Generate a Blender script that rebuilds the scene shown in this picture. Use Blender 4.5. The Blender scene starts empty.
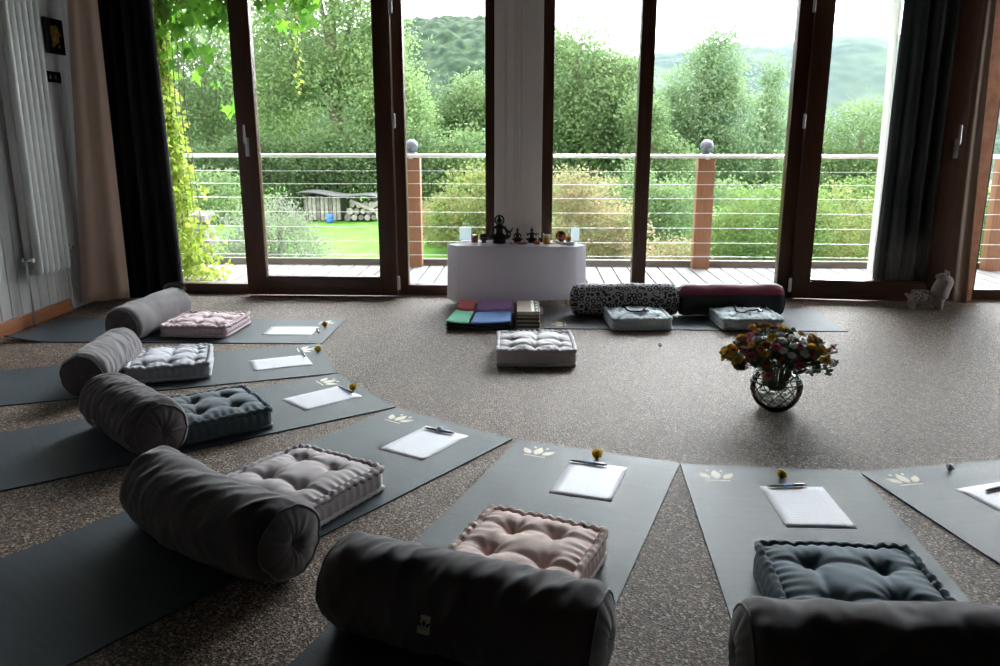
import bpy, bmesh, math, random
import numpy as np
from mathutils import Vector, Matrix, noise

PI = math.pi
C = bpy.context.scene.collection
rnd = random.Random(7)
rng = np.random.default_rng(11)

# ------------------------------------------------------------------ materials
def new_mat(name):
    m = bpy.data.materials.new(name)
    m.use_nodes = True
    nt = m.node_tree
    for n in list(nt.nodes):
        nt.nodes.remove(n)
    out = nt.nodes.new('ShaderNodeOutputMaterial')
    return m, nt, out

def N(nt, kind, **kw):
    n = nt.nodes.new(kind)
    for k, v in kw.items():
        if k in n.inputs:
            n.inputs[k].default_value = v
        else:
            setattr(n, k, v)
    return n

def c4(c):
    return (c[0], c[1], c[2], 1.0)

def pmat(name, col, rough=0.6, col2=None, scale=20.0, stretch=(1, 1, 1), bump=0.0, bscale=None, spec=0.5,
         metal=0.0, sheen=0.0, coat=0.0, detail=4.0, ramp=(0.35, 0.65), transl=0.0, voro=False):
    """plain procedural material: two-tone noise colour and noise bump"""
    m, nt, out = new_mat(name)
    b = N(nt, 'ShaderNodeBsdfPrincipled')
    b.inputs['Roughness'].default_value = rough
    b.inputs['Metallic'].default_value = metal
    b.inputs['Specular IOR Level'].default_value = spec
    b.inputs['Sheen Weight'].default_value = sheen
    b.inputs['Coat Weight'].default_value = coat
    b.inputs['Base Color'].default_value = c4(col)
    tc = N(nt, 'ShaderNodeTexCoord')
    mp = N(nt, 'ShaderNodeMapping')
    mp.inputs['Scale'].default_value = stretch
    nt.links.new(tc.outputs['Object'], mp.inputs['Vector'])
    if col2 is not None:
        if voro:
            tx = N(nt, 'ShaderNodeTexVoronoi', Scale=scale)
            fac = tx.outputs['Color']
        else:
            tx = N(nt, 'ShaderNodeTexNoise', Scale=scale, Detail=detail)
            fac = tx.outputs['Fac']
        nt.links.new(mp.outputs['Vector'], tx.inputs['Vector'])
        rp = N(nt, 'ShaderNodeValToRGB')
        rp.color_ramp.elements[0].position = ramp[0]
        rp.color_ramp.elements[1].position = ramp[1]
        rp.color_ramp.elements[0].color = c4(col)
        rp.color_ramp.elements[1].color = c4(col2)
        nt.links.new(fac, rp.inputs['Fac'])
        nt.links.new(rp.outputs['Color'], b.inputs['Base Color'])
    if bump:
        t2 = N(nt, 'ShaderNodeTexNoise', Scale=bscale or scale, Detail=4.0)
        nt.links.new(mp.outputs['Vector'], t2.inputs['Vector'])
        bp = N(nt, 'ShaderNodeBump', Strength=bump, Distance=0.01)
        nt.links.new(t2.outputs['Fac'], bp.inputs['Height'])
        nt.links.new(bp.outputs['Normal'], b.inputs['Normal'])
    if transl:
        tr = N(nt, 'ShaderNodeBsdfTranslucent')
        if col2 is not None:
            nt.links.new(rp.outputs['Color'], tr.inputs['Color'])
        else:
            tr.inputs['Color'].default_value = c4(col)
        mx = N(nt, 'ShaderNodeMixShader', Fac=transl)
        nt.links.new(b.outputs['BSDF'], mx.inputs[1])
        nt.links.new(tr.outputs['BSDF'], mx.inputs[2])
        nt.links.new(mx.outputs['Shader'], out.inputs['Surface'])
    else:
        nt.links.new(b.outputs['BSDF'], out.inputs['Surface'])
    return m

def glass_mat(name, tint=(0.97, 0.985, 0.98), rough=0.0, ior=1.45):
    m, nt, out = new_mat(name)
    tr = N(nt, 'ShaderNodeBsdfTransparent'); tr.inputs['Color'].default_value = c4(tint)
    gl = N(nt, 'ShaderNodeBsdfGlossy', Roughness=rough)
    fr = N(nt, 'ShaderNodeFresnel', IOR=ior)
    mx = N(nt, 'ShaderNodeMixShader')
    nt.links.new(fr.outputs['Fac'], mx.inputs['Fac'])
    nt.links.new(tr.outputs['BSDF'], mx.inputs[1])
    nt.links.new(gl.outputs['BSDF'], mx.inputs[2])
    nt.links.new(mx.outputs['Shader'], out.inputs['Surface'])
    return m

def carpet_mat():
    m, nt, out = new_mat('carpet')
    b = N(nt, 'ShaderNodeBsdfPrincipled', Roughness=0.66)
    b.inputs['Specular IOR Level'].default_value = 0.3
    b.inputs['Sheen Weight'].default_value = 0.06
    b.inputs['Sheen Roughness'].default_value = 0.4
    tc = N(nt, 'ShaderNodeTexCoord')
    v = N(nt, 'ShaderNodeTexVoronoi', Scale=190.0)
    nt.links.new(tc.outputs['Object'], v.inputs['Vector'])
    sp = N(nt, 'ShaderNodeSeparateColor')
    nt.links.new(v.outputs['Color'], sp.inputs['Color'])
    rp = N(nt, 'ShaderNodeValToRGB')
    cr = rp.color_ramp
    cr.interpolation = 'CONSTANT'
    cr.elements[0].position = 0.0; cr.elements[0].color = c4((0.018, 0.011, 0.007))
    cr.elements[1].position = 0.28; cr.elements[1].color = c4((0.088, 0.053, 0.032))
    for p, c in ((0.55, (0.158, 0.1, 0.063)), (0.78, (0.265, 0.182, 0.125)), (0.92, (0.43, 0.34, 0.265))):
        e = cr.elements.new(p); e.color = c4(c)
    nt.links.new(sp.outputs['Red'], rp.inputs['Fac'])
    n2 = N(nt, 'ShaderNodeTexNoise', Scale=2.2, Detail=3.0)
    nt.links.new(tc.outputs['Object'], n2.inputs['Vector'])
    mr = N(nt, 'ShaderNodeMapRange')
    mr.inputs['To Min'].default_value = 0.85; mr.inputs['To Max'].default_value = 1.12
    nt.links.new(n2.outputs['Fac'], mr.inputs['Value'])
    mx = N(nt, 'ShaderNodeVectorMath', operation='SCALE')
    nt.links.new(rp.outputs['Color'], mx.inputs[0])
    nt.links.new(mr.outputs['Result'], mx.inputs['Scale'])
    nt.links.new(mx.outputs['Vector'], b.inputs['Base Color'])
    bp = N(nt, 'ShaderNodeBump', Strength=0.6, Distance=0.004)
    nt.links.new(v.outputs['Distance'], bp.inputs['Height'])
    nt.links.new(bp.outputs['Normal'], b.inputs['Normal'])
    nt.links.new(b.outputs['BSDF'], out.inputs['Surface'])
    return m

def wood_mat(name, a, b_, rough=0.4, axis=2, scale=6.0, spec=0.5):
    st = [14, 14, 14]; st[axis] = 0.8
    return pmat(name, a, rough, b_, scale=scale, stretch=st, bump=0.08, detail=6, spec=spec, ramp=(0.3, 0.7))

def paper_mat():
    """white sheet with faint rows of print"""
    m, nt, out = new_mat('printed_paper')
    b = N(nt, 'ShaderNodeBsdfPrincipled', Roughness=0.55)
    tc = N(nt, 'ShaderNodeTexCoord')
    se = N(nt, 'ShaderNodeSeparateXYZ')
    nt.links.new(tc.outputs['Object'], se.inputs['Vector'])
    # rows along local y
    w = N(nt, 'ShaderNodeMath', operation='MULTIPLY'); w.inputs[1].default_value = 62.0
    nt.links.new(se.outputs['Y'], w.inputs[0])
    fr = N(nt, 'ShaderNodeMath', operation='FRACT'); nt.links.new(w.outputs[0], fr.inputs[0])
    lt = N(nt, 'ShaderNodeMath', operation='LESS_THAN'); lt.inputs[1].default_value = 0.16
    nt.links.new(fr.outputs[0], lt.inputs[0])
    mp = N(nt, 'ShaderNodeMapping'); mp.inputs['Scale'].default_value = (230, 30, 1)
    nt.links.new(tc.outputs['Object'], mp.inputs['Vector'])
    nz = N(nt, 'ShaderNodeTexNoise', Scale=1.0, Detail=1.0)
    nt.links.new(mp.outputs['Vector'], nz.inputs['Vector'])
    gt = N(nt, 'ShaderNodeMath', operation='GREATER_THAN'); gt.inputs[1].default_value = 0.47
    nt.links.new(nz.outputs['Fac'], gt.inputs[0])
    ax = N(nt, 'ShaderNodeMath', operation='ABSOLUTE'); nt.links.new(se.outputs['X'], ax.inputs[0])
    mg = N(nt, 'ShaderNodeMath', operation='LESS_THAN'); mg.inputs[1].default_value = 0.082
    nt.links.new(ax.outputs[0], mg.inputs[0])
    m1 = N(nt, 'ShaderNodeMath', operation='MULTIPLY'); nt.links.new(lt.outputs[0], m1.inputs[0]); nt.links.new(gt.outputs[0], m1.inputs[1])
    m2 = N(nt, 'ShaderNodeMath', operation='MULTIPLY'); nt.links.new(m1.outputs[0], m2.inputs[0]); nt.links.new(mg.outputs[0], m2.inputs[1])
    mx = N(nt, 'ShaderNodeMix', data_type='RGBA')
    nt.links.new(m2.outputs[0], mx.inputs[0])
    mx.inputs[6].default_value = c4((0.66, 0.66, 0.72)); mx.inputs[7].default_value = c4((0.5, 0.5, 0.55))
    nt.links.new(mx.outputs[2], b.inputs['Base Color'])
    nt.links.new(b.outputs['BSDF'], out.inputs['Surface'])
    return m

def mandala_mat():
    """black and white woven ornament for the patterned bolster"""
    m, nt, out = new_mat('ornament_cotton')
    b = N(nt, 'ShaderNodeBsdfPrincipled', Roughness=0.85)
    tc = N(nt, 'ShaderNodeTexCoord')
    mp = N(nt, 'ShaderNodeMapping'); mp.inputs['Scale'].default_value = (27, 27, 27)
    nt.links.new(tc.outputs['Object'], mp.inputs['Vector'])
    v = N(nt, 'ShaderNodeTexVoronoi', Scale=1.0); v.inputs['Randomness'].default_value = 0.5
    nt.links.new(mp.outputs['Vector'], v.inputs['Vector'])
    w = N(nt, 'ShaderNodeMath', operation='MULTIPLY'); w.inputs[1].default_value = 14.0
    nt.links.new(v.outputs['Distance'], w.inputs[0])
    s = N(nt, 'ShaderNodeMath', operation='SINE'); nt.links.new(w.outputs[0], s.inputs[0])
    rp = N(nt, 'ShaderNodeValToRGB')
    rp.color_ramp.elements[0].position = 0.35; rp.color_ramp.elements[0].color = c4((0.012, 0.011, 0.013))
    rp.color_ramp.elements[1].position = 0.7; rp.color_ramp.elements[1].color = c4((0.42, 0.39, 0.41))
    mr = N(nt, 'ShaderNodeMapRange'); mr.inputs['From Min'].default_value = -1.0
    nt.links.new(s.outputs[0], mr.inputs['Value']); nt.links.new(mr.outputs['Result'], rp.inputs['Fac'])
    nt.links.new(rp.outputs['Color'], b.inputs['Base Color'])
    nt.links.new(b.outputs['BSDF'], out.inputs['Surface'])
    return m

def stripe_mat(name, base, stripe, n=3.0):
    m, nt, out = new_mat(name)
    b = N(nt, 'ShaderNodeBsdfPrincipled', Roughness=0.85)
    tc = N(nt, 'ShaderNodeTexCoord'); se = N(nt, 'ShaderNodeSeparateXYZ')
    nt.links.new(tc.outputs['Object'], se.inputs['Vector'])
    at = N(nt, 'ShaderNodeMath', operation='ARCTAN2')
    sb = N(nt, 'ShaderNodeMath', operation='SUBTRACT'); sb.inputs[1].default_value = 0.105
    nt.links.new(se.outputs['Z'], sb.inputs[0])
    nt.links.new(sb.outputs[0], at.inputs[0]); nt.links.new(se.outputs['Y'], at.inputs[1])
    rp = N(nt, 'ShaderNodeValToRGB'); cr = rp.color_ramp; cr.interpolation = 'CONSTANT'
    mr = N(nt, 'ShaderNodeMapRange'); mr.inputs['From Min'].default_value = -PI; mr.inputs['From Max'].default_value = PI
    nt.links.new(at.outputs[0], mr.inputs['Value']); nt.links.new(mr.outputs['Result'], rp.inputs['Fac'])
    cr.elements[0].position = 0.0; cr.elements[0].color = c4(base)
    cr.elements[1].position = 0.56; cr.elements[1].color = c4(stripe)
    for p, c in ((0.64, (0.5, 0.51, 0.51)), (0.735, base), (0.752, (0.5, 0.51, 0.51)), (0.79, stripe), (0.915, base)):
        e = cr.elements.new(p); e.color = c4(c)
    nt.links.new(rp.outputs['Color'], b.inputs['Base Color'])
    nt.links.new(b.outputs['BSDF'], out.inputs['Surface'])
    return m

M = {}
M['carpet'] = carpet_mat()
M['panel_white'] = pmat('white_painted_boards', (0.62, 0.62, 0.62), 0.5, (0.7, 0.69, 0.68), scale=4, stretch=(6, 6, 0.5), bump=0.05)
M['pillar_white'] = pmat('cream_painted_boards', (0.86, 0.78, 0.73), 0.5, (0.9, 0.82, 0.77), scale=4, stretch=(6, 6, 0.5), bump=0.05)
M['plaster_dark'] = pmat('brown_plaster', (0.045, 0.034, 0.026), 0.9, (0.06, 0.045, 0.035), scale=6, bump=0.2, bscale=60)
M['plaster_orange'] = pmat('terracotta_plaster', (0.62, 0.28, 0.16), 0.9, (0.76, 0.38, 0.23), scale=14, bump=0.35, bscale=45, detail=6)
M['ceiling'] = pmat('ceiling_boards', (0.06, 0.046, 0.035), 0.8, (0.08, 0.06, 0.048), scale=3)
M['frame_wood'] = wood_mat('dark_stained_timber', (0.06, 0.022, 0.01), (0.09, 0.035, 0.016), 0.38)
M['frame_wood_h'] = wood_mat('dark_stained_timber_rail', (0.06, 0.022, 0.01), (0.09, 0.035, 0.016), 0.38, axis=0)
M['base_wood'] = wood_mat('orange_pine', (0.36, 0.13, 0.05), (0.5, 0.2, 0.085), 0.45, axis=1)
M['glass'] = glass_mat('window_glass')
M['metal'] = pmat('satin_aluminium', (0.6, 0.6, 0.62), 0.3, metal=1.0)
M['chrome'] = pmat('chrome', (0.75, 0.75, 0.76), 0.15, metal=1.0)
M['plastic_white'] = pmat('white_plastic', (0.75, 0.75, 0.73), 0.4)
M['radiator'] = pmat('radiator_enamel', (0.84, 0.86, 0.84), 0.35)
M['gold'] = pmat('gilt', (0.55, 0.33, 0.09), 0.35, (0.3, 0.16, 0.04), scale=30, bump=0.4, metal=0.8)
M['black_gloss'] = pmat('black_gloss', (0.01, 0.01, 0.01), 0.25)
M['curtain_black'] = pmat('black_curtain_cloth', (0.007, 0.007, 0.008), 0.9, bump=0.1, scale=300)
M['curtain_beige'] = pmat('taupe_curtain_cloth', (0.55, 0.4, 0.32), 0.9, (0.6, 0.44, 0.35), scale=200, bump=0.1)
M['curtain_brown'] = pmat('brown_curtain_cloth', (0.34, 0.25, 0.2), 0.9, (0.38, 0.28, 0.225), scale=200, bump=0.1)
M['curtain_lining'] = pmat('white_curtain_lining', (0.75, 0.75, 0.72), 0.85, transl=0.35)
M['mat'] = pmat('slate_mat_rubber', (0.034, 0.046, 0.055), 0.55, (0.042, 0.056, 0.066), scale=5, stretch=(0.5, 10, 1), bump=0.12, bscale=45, spec=0.34)
M['mat_grey'] = pmat('grey_mat_rubber', (0.12, 0.125, 0.135), 0.7, (0.14, 0.145, 0.155), scale=5, stretch=(0.5, 10, 1), bump=0.1, bscale=45, spec=0.2)
M['logo'] = pmat('cream_print', (0.72, 0.66, 0.53), 0.6)
M['logo_gold'] = pmat('golden_print', (0.72, 0.5, 0.2), 0.5)
M['paper'] = paper_mat()
M['white_card'] = pmat('white_card', (0.82, 0.82, 0.85), 0.6)
M['pen_black'] = pmat('pen_black', (0.012, 0.012, 0.015), 0.35)
M['pen_blue'] = pmat('pen_blue', (0.03, 0.14, 0.42), 0.3)
M['bolster'] = pmat('taupe_cotton', (0.082, 0.069, 0.075), 0.85, (0.094, 0.08, 0.086), scale=400, bump=0.05, sheen=0.25)
M['ornament'] = mandala_mat()
M['burgundy'] = stripe_mat('striped_burgundy_cotton', (0.035, 0.035, 0.038), (0.24, 0.03, 0.065))
M['tag'] = pmat('cream_label', (0.62, 0.57, 0.45), 0.8)
M['tag_print'] = pmat('label_print', (0.02, 0.02, 0.02), 0.8)
def cush_mat(n, c):
    return pmat(n, c, 0.85, tuple(min(1, x * 1.12) for x in c), scale=300, bump=0.06, sheen=0.2)
M['c_pink'] = cush_mat('dusty_pink_cotton', (0.74, 0.56, 0.51))
M['c_rose'] = cush_mat('pale_rose_cotton', (0.58, 0.44, 0.46))
M['c_white'] = cush_mat('pale_grey_cotton', (0.48, 0.48, 0.53))
M['c_slate'] = cush_mat('slate_blue_cotton', (0.115, 0.165, 0.2))
M['c_teal'] = cush_mat('dark_slate_cotton', (0.085, 0.12, 0.14))
M['c_lilac'] = cush_mat('lilac_grey_cotton', (0.5, 0.44, 0.45))
M['c_oat'] = cush_mat('off_white_cotton', (0.66, 0.63, 0.65))
M['c_blue'] = cush_mat('grey_blue_cotton', (0.52, 0.59, 0.63))
M['cloth'] = pmat('white_linen', (0.84, 0.82, 0.88), 0.8, (0.88, 0.86, 0.91), scale=250, bump=0.05, transl=0.35)
M['table_wood'] = wood_mat('table_beech', (0.35, 0.22, 0.12), (0.45, 0.29, 0.16), 0.5, axis=0)
for nm, col in (('green', (0.16, 0.66, 0.43)), ('blue', (0.13, 0.32, 0.76)), ('red', (0.8, 0.09, 0.08)), ('purple', (0.55, 0.27, 0.68)), ('navy', (0.012, 0.018, 0.045))):
    M['w_' + nm] = pmat(nm + '_wool', col, 0.85, tuple(x * 1.1 for x in col), scale=300, bump=0.1, sheen=0.2)
M['book_cover'] = pmat('brown_book_cover', (0.27, 0.2, 0.15), 0.75, (0.32, 0.25, 0.19), scale=20)
M['book_black'] = pmat('book_black', (0.012, 0.012, 0.012), 0.7)
M['book_page'] = pmat('book_pages', (0.38, 0.33, 0.26), 0.8, (0.44, 0.38, 0.3), scale=60, stretch=(1, 1, 20))
M['book_white'] = pmat('book_white', (0.75, 0.75, 0.72), 0.5)
M['bronze_black'] = pmat('black_bronze', (0.013, 0.012, 0.011), 0.32, metal=0.3)
M['bronze_brown'] = pmat('brown_bronze', (0.06, 0.042, 0.03), 0.4, metal=0.4)
M['bronze_green'] = pmat('green_bronze', (0.02, 0.032, 0.03), 0.4, metal=0.3)
M['wax_red'] = pmat('red_candle', (0.62, 0.1, 0.12), 0.35, transl=0.25)
M['wax_pink'] = pmat('pink_wax_rim', (0.75, 0.45, 0.42), 0.4)
M['wax_orange'] = pmat('orange_wax', (0.62, 0.16, 0.05), 0.4, transl=0.3)
M['wax_yellow'] = pmat('yellow_wax', (0.75, 0.43, 0.07), 0.35, transl=0.3)
M['wax_white'] = pmat('white_wax', (0.8, 0.76, 0.62), 0.4, transl=0.2)
M['coconut'] = pmat('dark_shell', (0.035, 0.025, 0.02), 0.5, (0.1, 0.075, 0.055), scale=30, bump=0.2)
M['brown_glaze'] = pmat('red_brown_glaze', (0.16, 0.04, 0.022), 0.22, (0.3, 0.09, 0.04), scale=15)
M['terracotta'] = pmat('terracotta_dish', (0.5, 0.17, 0.1), 0.6)
M['porcelain'] = pmat('white_porcelain', (0.75, 0.74, 0.8), 0.25)
M['shell'] = pmat('cream_shell', (0.8, 0.7, 0.5), 0.4)
M['card_blue'] = pmat('pale_blue_card', (0.74, 0.82, 0.83), 0.4, transl=0.5)
M['clear_glass'] = glass_mat('clear_glass', (0.96, 0.97, 0.96), ior=1.2)
M['net'] = pmat('black_net_cord', (0.012, 0.01, 0.008), 0.6)
M['pebble'] = pmat('pale_pebble', (0.4, 0.42, 0.36), 0.5, (0.62, 0.64, 0.55), scale=40)
M['stem'] = pmat('flower_stem', (0.045, 0.085, 0.025), 0.6)
M['bouquet_leaf'] = pmat('chrysanthemum_leaf', (0.022, 0.05, 0.016), 0.55, (0.04, 0.08, 0.025), scale=20, transl=0.2)
M['p_yellow'] = pmat('yellow_petal', (0.78, 0.5, 0.02), 0.6, (0.85, 0.6, 0.04), scale=60, transl=0.5)
M['p_white'] = pmat('white_petal', (0.93, 0.92, 0.94), 0.6, transl=0.5)
M['p_brown'] = pmat('russet_petal', (0.33, 0.10, 0.02), 0.6, (0.5, 0.22, 0.04), scale=60, transl=0.4)
M['p_pink'] = pmat('pink_petal', (0.5, 0.09, 0.12), 0.6, (0.66, 0.24, 0.24), scale=60, transl=0.5)
M['p_amber'] = pmat('amber_petal', (0.7, 0.32, 0.03), 0.6, (0.75, 0.45, 0.05), scale=60, transl=0.45)
M['eye_dark'] = pmat('dark_flower_eye', (0.06, 0.022, 0.006), 0.8)
M['eye_gold'] = pmat('golden_flower_eye', (0.55, 0.33, 0.03), 0.8)
M['eye_pale'] = pmat('pale_flower_eye', (0.62, 0.62, 0.45), 0.8)
M['plush'] = pmat('grey_plush', (0.4, 0.34, 0.31), 0.95, (0.48, 0.41, 0.38), scale=90, bump=0.5, bscale=200, sheen=0.3)
M['plush_dark'] = pmat('patterned_plush', (0.14, 0.13, 0.12), 0.95, (0.5, 0.46, 0.43), scale=55, bump=0.5, bscale=200, ramp=(0.46, 0.52))
M['bead'] = pmat('dark_wood_bead', (0.02, 0.014, 0.012), 0.8, spec=0.1)
# outdoors
M['deck'] = wood_mat('weathered_decking', (0.125, 0.117, 0.112), (0.175, 0.166, 0.16), 0.8, axis=1, spec=0.12)
M['kerb'] = wood_mat('weathered_kerb', (0.075, 0.06, 0.048), (0.11, 0.09, 0.072), 0.8, axis=0)
M['post'] = wood_mat('rail_post_timber', (0.2, 0.086, 0.04), (0.26, 0.12, 0.06), 0.6)
M['rail_metal'] = pmat('brushed_rail', (0.75, 0.75, 0.75), 0.4, metal=0.5)
M['ball'] = pmat('zinc_ball', (0.09, 0.1, 0.12), 0.5, (0.14, 0.155, 0.18), scale=20, metal=0.3)
M['lawn'] = pmat('lawn_grass', (0.06, 0.17, 0.02), 0.9, (0.10, 0.235, 0.035), spec=0.08, scale=2.5, bump=1.0, bscale=60, detail=8)
M['meadow'] = pmat('meadow', (0.05, 0.085, 0.025), 0.95, (0.08, 0.115, 0.035), spec=0.08, scale=0.15, detail=8)
M['forest'] = pmat('forest_canopy', (0.010, 0.022, 0.013), 0.95, (0.042, 0.068, 0.032), spec=0.08, scale=0.8, detail=8, bump=0.8, bscale=0.4)
M['forest_far'] = pmat('far_forest_canopy', (0.012, 0.026, 0.02), 0.95, (0.055, 0.075, 0.04), spec=0.08, scale=0.02, detail=9)
M['bark'] = pmat('bark', (0.12, 0.09, 0.065), 0.9, (0.2, 0.16, 0.12), scale=10, stretch=(4, 4, 0.6), bump=0.5)
M['stone'] = pmat('field_stone', (0.10, 0.09, 0.08), 0.9, (0.18, 0.165, 0.15), scale=9, bump=0.4)
M['log_end'] = pmat('cut_wood', (0.2, 0.18, 0.155), 0.8, (0.3, 0.27, 0.235), scale=12)
M['tarp_dark'] = pmat('dark_sheet', (0.035, 0.035, 0.035), 0.6)
M['blue_drum'] = pmat('blue_plastic', (0.05, 0.15, 0.42), 0.4)
M['tyre'] = pmat('tyre_rubber', (0.03, 0.03, 0.03), 0.8)
M['hub'] = pmat('pale_hub', (0.3, 0.28, 0.24), 0.6)
def leaf_mat(n, a, b, t=0.45, sc=1.5):
    k = 0.95
    return pmat(n, tuple(x * k for x in a), 0.6, tuple(x * k for x in b), spec=0.25, scale=sc, detail=6, transl=t, ramp=(0.3, 0.7))
M['lf_willow'] = leaf_mat('willow_leaf', (0.14, 0.23, 0.10), (0.26, 0.36, 0.13))
M['lf_mid'] = leaf_mat('alder_leaf', (0.10, 0.17, 0.075), (0.2, 0.28, 0.11))
M['lf_dark'] = leaf_mat('dark_hedge_leaf', (0.065, 0.12, 0.045), (0.14, 0.21, 0.08))
M['lf_blue'] = leaf_mat('poplar_leaf', (0.15, 0.24, 0.13), (0.26, 0.36, 0.18))
M['lf_yellow'] = leaf_mat('yellow_green_leaf', (0.085, 0.165, 0.045), (0.18, 0.25, 0.07))
M['lf_pink'] = leaf_mat('blushing_leaf', (0.13, 0.2, 0.065), (0.4, 0.27, 0.175), sc=5)
M['lf_silver'] = leaf_mat('silvery_leaf', (0.15, 0.18, 0.125), (0.25, 0.265, 0.2), sc=5)
M['lf_red'] = leaf_mat('mixed_shrub_leaf', (0.12, 0.2, 0.055), (0.27, 0.26, 0.09), sc=4)
M['lf_vine'] = leaf_mat('vine_leaf', (0.06, 0.19, 0.02), (0.16, 0.34, 0.03), t=0.5, sc=8)
M['lf_ivy'] = leaf_mat('creeper_leaf', (0.2, 0.32, 0.04), (0.4, 0.45, 0.08), t=0.5, sc=10)

# ------------------------------------------------------------------ mesh building
class MB:
    def __init__(s):
        s.v = []; s.f = []; s.mi = []
    def add(s, verts, faces, mi=0):
        o = len(s.v)
        s.v += [tuple(p) for p in verts]
        s.f += [tuple(i + o for i in f) for f in faces]
        s.mi += [mi] * len(faces)
        return s
    def bm(s, bm, mi=0, mat=None):
        bm.verts.index_update()
        vs = [(mat @ v.co if mat else v.co.copy()) for v in bm.verts]
        s.add(vs, [[v.index for v in f.verts] for f in bm.faces], mi)
        bm.free()
        return s
    def box(s, c, size, bev=0.0, mi=0, rot=None, seg=2):
        bm = bmesh.new()
        bmesh.ops.create_cube(bm, size=1.0)
        for v in bm.verts:
            v.co = Vector((v.co.x * size[0], v.co.y * size[1], v.co.z * size[2]))
        if bev > 0:
            bmesh.ops.bevel(bm, geom=list(bm.edges), offset=bev, segments=seg, profile=0.6, affect='EDGES')
        mt = Matrix.Translation(c)
        if rot is not None:
            mt = mt @ rot
        return s.bm(bm, mi, mt)
    def cyl(s, p0, p1, r0, r1=None, n=16, mi=0, caps=True):
        r1 = r0 if r1 is None else r1
        return s.tube([p0, p1], [r0, r1], n, mi, caps)
    def tube(s, path, r, n=10, mi=0, caps=True, closed=False):
        P = [Vector(p) for p in path]
        k = len(P)
        rr = r if isinstance(r, (list, tuple)) else [r] * k
        vs = []; fs = []
        prev = None
        for i in range(k):
            if closed:
                t = P[(i + 1) % k] - P[(i - 1) % k]
            else:
                t = P[min(i + 1, k - 1)] - P[max(i - 1, 0)]
            if t.length < 1e-9:
                t = Vector((0, 0, 1))
            t.normalize()
            if prev is None:
                a = Vector((0, 0, 1)) if abs(t.z) < 0.9 else Vector((1, 0, 0))
                u = t.cross(a).normalized()
            else:
                u = (prev - t * prev.dot(t))
                u = u.normalized() if u.length > 1e-9 else t.orthogonal().normalized()
            prev = u
            w = t.cross(u)
            for j in range(n):
                a = 2 * PI * j / n
                vs.append(P[i] + (u * math.cos(a) + w * math.sin(a)) * rr[i])
        m = k if closed else k - 1
        for i in range(m):
            i2 = (i + 1) % k
            for j in range(n):
                j2 = (j + 1) % n
                fs.append((i * n + j, i * n + j2, i2 * n + j2, i2 * n + j))
        if caps and not closed:
            fs.append(tuple(range(n - 1, -1, -1)))
            fs.append(tuple((k - 1) * n + j for j in range(n)))
        return s.add(vs, fs, mi)
    def lathe(s, prof, c=(0, 0, 0), n=24, mi=0):
        vs = []; fs = []
        for r, z in prof:
            for j in range(n):
                a = 2 * PI * j / n
                vs.append((c[0] + r * math.cos(a), c[1] + r * math.sin(a), c[2] + z))
        for i in range(len(prof) - 1):
            for j in range(n):
                j2 = (j + 1) % n
                fs.append((i * n + j, i * n + j2, (i + 1) * n + j2, (i + 1) * n + j))
        fs.append(tuple(range(n - 1, -1, -1)))
        fs.append(tuple((len(prof) - 1) * n + j for j in range(n)))
        return s.add(vs, fs, mi)
    def ball(s, c, r, n=12, mi=0, rot=None):
        r = (r, r, r) if not isinstance(r, (tuple, list)) else r
        bm = bmesh.new()
        bmesh.ops.create_uvsphere(bm, u_segments=n, v_segments=max(6, n * 2 // 3), radius=1.0)
        mt = Matrix.Translation(c)
        if rot is not None:
            mt = mt @ rot
        mt = mt @ Matrix.Diagonal((r[0], r[1], r[2], 1))
        return s.bm(bm, mi, mt)
    def grid(s, fn, nu, nv, mi=0, closed_u=False, flip=False):
        vs = [fn(i / (nu if closed_u else nu - 1), j / (nv - 1)) for j in range(nv) for i in range(nu)]
        fs = []
        for j in range(nv - 1):
            for i in range(nu if closed_u else nu - 1):
                i2 = (i + 1) % nu
                q = (j * nu + i, j * nu + i2, (j + 1) * nu + i2, (j + 1) * nu + i)
                fs.append(q[::-1] if flip else q)
        return s.add(vs, fs, mi)
    def mesh(s, name, mats, smooth=True, angle=40):
        me = bpy.data.meshes.new(name)
        me.from_pydata(s.v, [], s.f)
        mats = mats if isinstance(mats, (list, tuple)) else [mats]
        for m in mats:
            me.materials.append(m)
        me.polygons.foreach_set('material_index', s.mi)
        bm = bmesh.new(); bm.from_mesh(me)
        bmesh.ops.recalc_face_normals(bm, faces=bm.faces)
        if smooth:
            for f in bm.faces:
                f.smooth = True
            ca = math.radians(angle)
            for e in bm.edges:
                if len(e.link_faces) == 2 and e.calc_face_angle(0) > ca:
                    e.smooth = False
        bm.to_mesh(me); bm.free()
        return me
    def build(s, name, mats, parent=None, loc=(0, 0, 0), rot=(0, 0, 0), smooth=True, angle=40):
        o = bpy.data.objects.new(name, s.mesh(name, mats, smooth, angle))
        C.objects.link(o)
        o.location = loc; o.rotation_euler = rot
        if parent is not None:
            o.parent = parent
        return o

def tag(o, label=None, cat=None, group=None, kind=None):
    if label: o['label'] = label
    if cat: o['category'] = cat
    if group: o['group'] = group
    if kind: o['kind'] = kind
    return o

def thing(name, label, cat, loc=(0, 0, 0), rz=0.0, group=None):
    o = bpy.data.objects.new(name, None)
    o.empty_display_size = 0.1
    C.objects.link(o)
    o.location = loc; o.rotation_euler = (0, 0, rz)
    return tag(o, label, cat, group)

def struct(o):
    o['kind'] = 'structure'
    return o

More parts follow.
